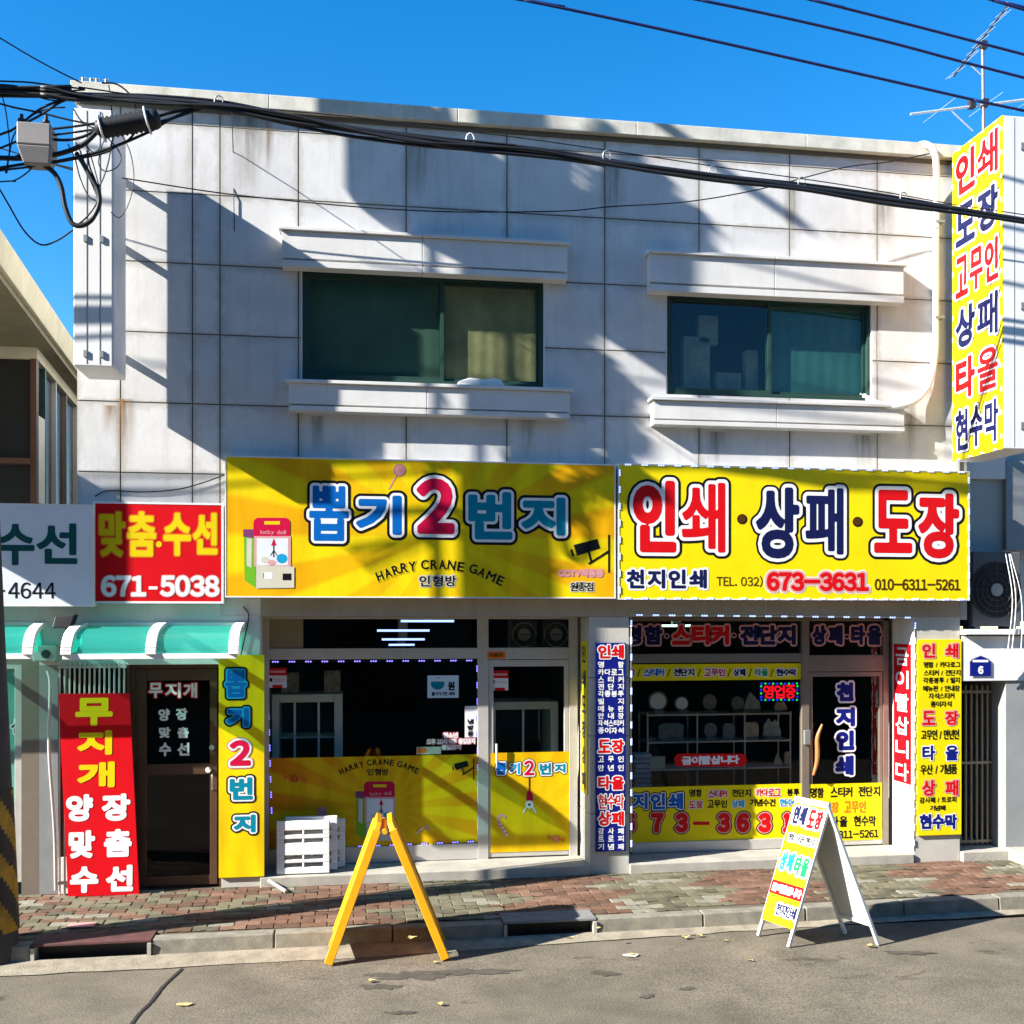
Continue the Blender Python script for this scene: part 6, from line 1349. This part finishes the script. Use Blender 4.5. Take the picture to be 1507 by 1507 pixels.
LD = [
 ([(-20, 232), (30, 233), (80, 228), (120, 214), (145, 192)], 0.020, 'black lead from the left edge into the splice closure'),
 ([(-20, 250), (40, 241), (80, 238), (150, 222), (215, 196), (250, 176), (285, 160)], 0.012, 'black lead passing under the splice closure to the bundle'),
 ([(-20, 206), (20, 190), (60, 160), (100, 145), (140, 141)], 0.010, 'black lead arching above the terminal box to the bundle'),
 ([(40, 180), (62, 168), (90, 150), (125, 139)], 0.010, 'short black lead from the terminal box up to the bundle'),
 ([(72, 205), (100, 206), (125, 200), (145, 188)], 0.012, 'short black lead from the terminal box to the closure'),
 ([(75, 190), (110, 186), (150, 180)], 0.010, 'upper short black lead between terminal box and closure'),
 ([(230, 172), (255, 165), (285, 160)], 0.012, 'short upper lead leaving the right end of the closure'),
 ([(234, 180), (260, 172), (300, 158)], 0.012, 'short lower lead leaving the right end of the closure'),
 ([(62, 241), (80, 255), (90, 275), (96, 305), (106, 328), (120, 332), (136, 322), (146, 300), (144, 280), (134, 262), (122, 240), (112, 225)], 0.020, 'thick black drop loop hanging from the terminal box'),
 ([(112, 330), (128, 326), (142, 310), (148, 288), (140, 265), (132, 245), (128, 222)], 0.007, 'outer thin loop of wire hanging before the white blade sign'),
 ([(112, 332), (125, 322), (138, 306), (143, 290), (134, 262), (124, 240), (118, 222)], 0.007, 'inner thin loop of wire hanging before the white blade sign'),
 ([(140, 285), (152, 262), (160, 236), (163, 215), (168, 200)], 0.006, 'thin wire rising from the loops to the closure'),
 ([(150, 215), (145, 240), (155, 252), (172, 246), (178, 232), (172, 218), (160, 205)], 0.005, 'small round coil of thin wire under the closure'),
 ([(180, 200), (192, 225), (197, 262), (190, 298), (176, 320), (163, 312)], 0.004, 'long thin hooked wire hanging before the wall under the closure'),
 ([(-10, 262), (12, 300), (36, 340), (60, 360), (84, 354), (108, 338)], 0.007, 'thin wire sagging across the sky at the left'),
 ([(-10, 50), (40, 80), (80, 102), (120, 122)], 0.006, 'thin wire slanting down through the sky to the parapet corner'),
 ([(-10, 119), (40, 121), (80, 126), (125, 131)], 0.007, 'thin wire running level through the sky at the left'),
 ([(-10, 142), (40, 139), (80, 136), (125, 132)], 0.007, 'thin wire rising gently to the parapet at the left'),
 ([(0, 130), (8, 160), (12, 190), (14, 220), (8, 255)], 0.005, 'thin looping wire close to the left edge of the sky'),
 ([(0, 124), (30, 128), (55, 142), (85, 148), (115, 140)], 0.006, 'wavy thin wire left of the parapet'),
 ([(160, 125), (163, 145), (165, 170), (170, 190)], 0.005, 'thin tie wire from the parapet corner down to the closure'),
 ([(150, 122), (172, 124), (192, 140), (200, 160)], 0.007, 'short stiff wire bowed over the closure'),
 ([(-10, 150), (20, 158), (60, 166), (100, 176), (150, 186)], 0.008, 'thin lead running from the left edge above the terminal box'),
 ([(-10, 222), (26, 208), (60, 201), (100, 196), (142, 190)], 0.009, 'thin lead crossing the face of the terminal box'),
 ([(-8, 268), (20, 266), (44, 250), (46, 236), (30, 228), (10, 236)], 0.006, 'small loop of thin wire at the left edge below the box'),
 ([(10, 255), (14, 225), (22, 196), (44, 172), (72, 160), (96, 158)], 0.006, 'thin wire curving up around the terminal box'),
 ([(100, 212), (110, 232), (118, 262), (130, 288), (142, 296)], 0.005, 'first of three thin wires fanning down to the loops'),
 ([(112, 210), (122, 232), (130, 258), (140, 282), (146, 290)], 0.005, 'second of three thin wires fanning down to the loops'),
 ([(124, 208), (133, 228), (140, 252), (146, 276), (147, 288)], 0.005, 'third of three thin wires fanning down to the loops'),
 ([(108, 160), (118, 176), (132, 186), (146, 190)], 0.006, 'short bent wire before the top of the white blade sign'),
 ([(150, 166), (156, 190), (150, 214), (138, 224), (128, 216)], 0.005, 'thin wire looping over the left end of the closure'),
 ([(205, 186), (190, 205), (170, 216), (150, 226), (100, 236), (40, 246), (-10, 252)], 0.009, 'slack lead from the right of the closure back to the left edge'),
 ([(116, 128), (150, 133), (200, 140), (260, 146), (330, 153)], 0.006, 'thin wire following the top of the parapet at the left'),
 ([(330, 158), (430, 178), (540, 190), (660, 204), (760, 214)], 0.010, 'thin black cable bowed just above the bundle left of centre'),
]
for pts, r, lb in LD: cable(pts, r, lb, -1.5, grp=None)
cable([(236, 178), (280, 220), (345, 286), (385, 325), (414, 352)], 0.010, 'straight stay wire slanting from the bundle to the left lintel', -0.9) if False else None
tag(MB().tube(spline([at(341, 155, -1.5), at(343, 220, -0.03), at(344, 290, -0.02), at(345, 340, -0.02)], 6), 0.005, CABLE, 6).build('wall_wire'), 'thin dark wire dropping straight down the wall from the bundle', 'wire')
SW = mat('aerial_wire', (0.012, 0.022, 0.11), 0.5)
for pts, lb in (([(700, -12), (770, 0), (900, 27), (1050, 60), (1200, 94), (1350, 128), (1460, 153), (1560, 174)], 'lowest of the long wires crossing the sky at the upper right'), ([(960, -14), (1030, 0), (1150, 25), (1300, 60), (1420, 92), (1560, 128)], 'second lowest long wire crossing the sky at the upper right'), ([(1120, -18), (1195, 0), (1330, 34), (1430, 60), (1560, 94)], 'third long wire crossing the sky at the upper right'), ([(1420, -12), (1460, 0), (1520, 14), (1600, 34)], 'short wire in the topmost right corner of the sky')):
    cable(pts, 0.013, lb, -1.8, grp='long wires crossing the sky', m_=SW)
# spring ties on the bundle
for i, (u, v) in enumerate(((322, 153), (692, 208), (893, 233), (1049, 256), (1180, 272), (1330, 294))):
    c = at(u, v, -1.5); m = MB(); m.tube([c + Vector((0.035 * math.cos(a), 0, 0.05 * math.sin(a) + 0.02)) for a in [k * 0.45 for k in range(14)]], 0.006, GREYM if i != 1 else WHITEP, 6)
    tag(m.build('cable_tie'), 'small wire tie looped round the black cable bundle', 'cable tie', 'ties along the black cable bundle')

# ================================================================== inside the shops
CAB = mat('cabinet_white', (0.74, 0.80, 0.74), 0.5, var=0.05)
TUBE = emit('fluorescent_tube', (0.36, 0.50, 1.0), 0.75)
for (u0, u1, v, y), lb in zip(((590, 668, 914, 1.6), (555, 632, 928, 2.3), (562, 625, 941, 3.0), (572, 610, 949, 3.8)), ('nearest glowing tube light in the crane shop', 'second glowing tube light on a crossed fitting in the crane shop', 'third glowing tube light deep in the crane shop', 'farthest glowing tube light in the crane shop')):
    a, b = at(u0, v, y), at(u1, v, y); g = thing('tube_light', (a + b) / 2, lb, 'lamp', 'tube lights on the crane shop ceiling')
    MB().cyl((a.x, y, a.z), (b.x, y, a.z), 0.013, TUBE, n=10).build('tube', g); MB().box((a.x + b.x) / 2 - 0.05, (a.x + b.x) / 2 + 0.05, y - 0.03, y + 0.03, a.z + 0.02, 2.895, WHITEP).build('mount', g)
a, b = at(966, 921, 1.0), at(1024, 921, 1.0); g = thing('tube_light', (a + b) / 2, 'pale glowing tube added for a reflection behind the transom letters of the printing shop', 'lamp')
MB().cyl((a.x, 1.0, a.z), (b.x, 1.0, a.z), 0.010, emit('greenish_tube', (0.5, 0.9, 0.7), 2.5), n=10).build('tube', g); MB().box((a.x + b.x) / 2 - 0.05, (a.x + b.x) / 2 + 0.05, 0.97, 1.03, a.z + 0.018, 2.895, WHITEP).build('mount', g)  # stands in for a greenish reflection, added to light the shelves
def cabinet(label, px, y, dep, cols, rows, mt):
    p0, p1 = at(px[0], px[3], y), at(px[2], px[1], y); x0, x1, z1 = p0.x, p1.x, p1.z; z0 = 0.056
    g = thing('display_cabinet', ((x0 + x1) / 2, y + dep / 2, z0), label, 'cabinet')
    m = MB(); w = 0.09
    m.box(x0, x0 + w, y, y + dep, z0, z1, mt); m.box(x1 - w, x1, y, y + dep, z0, z1, mt); m.box(x0 + w, x1 - w, y, y + dep, z1 - w, z1, mt); m.box(x0 + w, x1 - w, y, y + dep, z0, z0 + 0.5, mt); m.box(x0 + w, x1 - w, y + dep - 0.02, y + dep, z0 + 0.5, z1 - w, ROOMD)
    m.build('case', g, 0.01); m = MB()
    for i in range(1, cols): x = x0 + (x1 - x0) * i / cols; m.box(x - 0.012, x + 0.012, y + 0.01, y + 0.04, z0 + 0.5, z1 - w, mt)
    for i in range(1, rows): z = z0 + 0.5 + (z1 - w - z0 - 0.5) * i / rows; m.box(x0 + w, x1 - w, y + 0.05, y + dep - 0.02, z - 0.01, z + 0.01, mt)
    m.build('shelf', g); MB().box(x0 + w, x1 - w, y + 0.02, y + 0.026, z0 + 0.5, z1 - w, GLASSD).build('pane', g)
    return g
cabinet('white framed glass cabinet inside the left of the crane shop window', (398, 1021, 504, 1112), 1.1, 0.5, 3, 3, CAB)
cabinet('pale green claw machine cabinet behind the crane shop door', (718, 1032, 822, 1112), 1.2, 0.6, 2, 1, CAB)
PHO = mat('dim_photo', (0.26, 0.25, 0.23), 0.6, var=0.6, scale=14)
for px, lb in (((414, 990, 440, 1022), 'dim picture print standing on the left end of the white cabinet'), ((477, 987, 501, 1019), 'dim picture print on the right end of the white cabinet')):
    p0, p1 = at(px[0], px[3], 1.15), at(px[2], px[1], 1.15); m = MB(); m.box(p0.x, p1.x, 1.15, 1.18, at(450, 1021, 1.1).z, p1.z, PHO); tag(m.build('picture'), lb, 'picture')
for u, lb in ((772, 'left one of two dark fan units behind the pane above the crane shop door'), (819, 'right one of two dark fan units behind the pane above the crane shop door')):
    c = at(u, 934, 0.75); g = thing('fan_unit', (c.x, 0.9, c.z - 0.2), lb, 'fan', 'fan units above the crane shop door')
    MB().box(c.x - 0.15, c.x + 0.15, 0.78, 1.0, c.z - 0.17, c.z + 0.17, ACM).build('case', g, 0.01)
    m = MB(); m.cyl((c.x, 0.775, c.z), (c.x, 0.76, c.z), 0.07, mat('fan_hub', (0.35, 0.33, 0.28), 0.5)); 
    for k in range(4): a = k * math.pi / 2; m.box(c.x - 0.06, c.x + 0.06, 0.757, 0.76, c.z - 0.004, c.z + 0.004, DARKM) if k == 0 else None
    m.tube([(c.x + 0.13 * math.cos(k * math.pi / 12), 0.77, c.z + 0.13 * math.sin(k * math.pi / 12)) for k in range(25)], 0.006, GREYM, 6, False); m.build('hub', g)
# trophy shelf of the printing shop
ysf = 0.95; xs_ = [at(u, 1050, ysf).x for u in (953, 1026, 1096, 1163)]; SHM = mat('shelf_rail', (0.42, 0.40, 0.34), 0.4, 0.3)
g = thing('trophy_shelf', ((xs_[0] + xs_[-1]) / 2, ysf + 0.15, 0.056), 'thin railed display shelf behind the printing shop window', 'shelf')
m = MB(); ztop_ = at(1050, 1048, ysf).z
for x in xs_:
    for yy in (ysf, ysf + 0.35): m.box(x - 0.008, x + 0.008, yy - 0.008, yy + 0.008, 0.056, ztop_, SHM)
m.build('post', g); shz = []
for v in (1050, 1090, 1130):
    z = at(1050, v, ysf).z; shz.append(z); m = MB(); m.box(xs_[0] - 0.01, xs_[-1] + 0.01, ysf - 0.012, ysf + 0.36, z - 0.02, z - 0.002, SHM); m.build('shelf_board', g)
m = MB(); m.box(xs_[0] - 0.01, xs_[-1] + 0.01, ysf, ysf + 0.36, 0.62, 0.64, SHM); m.build('shelf_board', g)
CRYS = mat('crystal_green', (0.26, 0.33, 0.30), 0.12, var=0.35, scale=18, spec=0.9); CRYD = mat('crystal_dim', (0.13, 0.15, 0.14), 0.15, var=0.3, scale=18, spec=0.8); CRYG = mat('crystal_gold', (0.35, 0.30, 0.18), 0.2, var=0.3, scale=18, spec=0.8)
def trophy(u, shelf, w, h, kind, mt, label, yy=None):
    z = shz[shelf]; c = at(u, 1050, ysf + 0.06); yy = yy or ysf + 0.08; x = c.x
    g = thing('trophy', (x, yy, z), label, 'trophy', 'trophies on the display shelf')
    MB().box(x - w * 0.45, x + w * 0.45, yy - 0.03, yy + 0.05, z, z + h * 0.14, CRYD).build('base', g, 0.004)
    if kind == 'round': P_ = [(w / 2 * math.cos(a), h * 0.57 + h * 0.43 * math.sin(a)) for a in [2 * math.pi * k / 16 for k in range(16)]]
    elif kind == 'peak': P_ = [(-w / 2, h * .14), (w / 2, h * .14), (w * .42, h * .5), (w * .1, h * .82), (-w * .1, h), (-w * .3, h * .62)]
    elif kind == 'wave': P_ = [(-w / 2, h * .14), (w / 2, h * .14), (w * .46, h * .45), (w * .2, h * .95), (-w * .05, h * .8), (-w * .2, h), (-w * .45, h * .7)]
    else: P_ = [(-w / 2, h * .14), (w / 2, h * .14), (w / 2, h * .85), (w * .3, h), (-w * .3, h), (-w / 2, h * .85)]
    m = MB(); m.prism([(x + a, yy + 0.02, z + b) for a, b in P_][::-1], [(x + a, yy - 0.015, z + b) for a, b in P_][::-1], mt); m.build('plate', g, 0.006)
for args in ((1045, 0, 0.16, 0.22, 'round', CRYD, 'dim round glass plaque on the top shelf'), (1086, 0, 0.15, 0.19, 'round', CRYD, 'small round glass plaque next to the peaked trophy on the top shelf'), (1107, 0, 0.22, 0.24, 'peak', CRYS, 'tall peaked trophy on the top shelf left of the glowing sign'), (1150, 0, 0.16, 0.13, 'wave', CRYG, 'small golden trophy under the glowing sign on the top shelf'),
             (988, 1, 0.30, 0.2, 'block', CRYD, 'wide dim glass block at the left of the middle shelf'), (1046, 1, 0.16, 0.2, 'round', CRYD, 'rounded dim trophy in the centre of the middle shelf'), (1073, 1, 0.15, 0.19, 'block', CRYD, 'upright dim glass block right of centre on the middle shelf'), (1106, 1, 0.18, 0.2, 'block', CRYG, 'pale square trophy on the middle shelf beside the green one'), (1137, 1, 0.22, 0.24, 'wave', CRYS, 'green wavy glass trophy at the right of the middle shelf'),
             (1145, 2, 0.1, 0.14, 'peak', CRYG, 'small golden trophy at the right end of the lowest shelf'), (1160, 2, 0.08, 0.16, 'block', CRYG, 'narrow pale trophy at the right end of the lowest shelf')): trophy(*args)
for u, v, r_, lb in ((968, 1028, 0.115, 'larger round silver plate standing at the left of the top shelf'), (1003, 1033, 0.085, 'smaller round silver plate standing on the top shelf')):
    c = at(u, v, ysf + 0.05); g = thing('award_plate', (c.x, ysf + 0.05, shz[0]), lb, 'plate', 'silver plates on the display shelf')
    m = MB(); m.cyl((c.x, ysf + 0.06, shz[0] + r_ + 0.03), (c.x, ysf + 0.045, shz[0] + r_ + 0.03), r_, CRYD, n=32); m.build('rim', g); m = MB(); m.cyl((c.x, ysf + 0.044, shz[0] + r_ + 0.03), (c.x, ysf + 0.038, shz[0] + r_ + 0.03), r_ * 0.8, mat('silver_plate', (0.62, 0.68, 0.74), 0.35, 0.1), n=24); m.build('disc', g)
    MB().box(c.x - r_ * 0.5, c.x + r_ * 0.5, ysf + 0.0, ysf + 0.07, shz[0], shz[0] + 0.035, CRYD).build('stand', g)
c = at(968, 1128, ysf + 0.02); m = MB(); m.box(c.x - 0.09, c.x + 0.09, ysf + 0.02, ysf + 0.05, shz[2], shz[2] + 0.14, mat('gold_case', (0.45, 0.40, 0.25), 0.5, var=0.1)); tag(m.build('gift_box', None, 0.004), 'pale gold box at the left of the lowest shelf', 'box')
m = MB(); c = at(944, 1150, 0.75)
for k in range(8): m.box(c.x - 0.10 + 0.012 * (k % 3), c.x + 0.10 + 0.012 * (k % 2), 0.72, 0.9, 0.70 + k * 0.055, 0.747 + k * 0.055, mat('folded_towel', (0.22, 0.25, 0.33), 0.9))
m.box(c.x - 0.12, c.x + 0.12, 0.70, 0.92, 0.06, 0.70, ROOMD); tag(m.build('towel_stack', None, 0.008), 'stack of grey blue folded towels at the left of the printing shop window', 'towels')

# ================================================================== the far side of the street, behind the photographer
OPP = mat('opposite_render', (0.15, 0.14, 0.13), 0.85, var=0.15, scale=1); OPW = mat('opposite_window', (0.03, 0.035, 0.04), 0.1, spec=0.6)
for hx0, hx1, hz, lb in ((-22, 6.4, 13.6, 'plain four storey house across the street behind the photographer'), (6.6, 34, 7.6, 'plain low house across the street behind the photographer')):
    g = thing('opposite_house', ((hx0 + hx1) / 2, -16, 0), lb, 'building')
    MB().box(hx0, hx1, -26, -15.5, -0.2, hz, OPP).build('wall', g)
    for k in range(int((hx1 - hx0) / 4)):
        for z0, z1 in ((0.2, 2.6), (3.7, 5.4), (7.9, 9.4), (10.6, 12.2)):
            if z1 > hz: continue
            x = hx0 + 1 + k * 4; MB().box(x, x + 2.6, -15.5, -15.47, z0, z1, OPW).build('window', g)
    MB().box(hx0, hx1, -16, -15.3, hz, hz + 0.3, OPP).build('parapet', g)
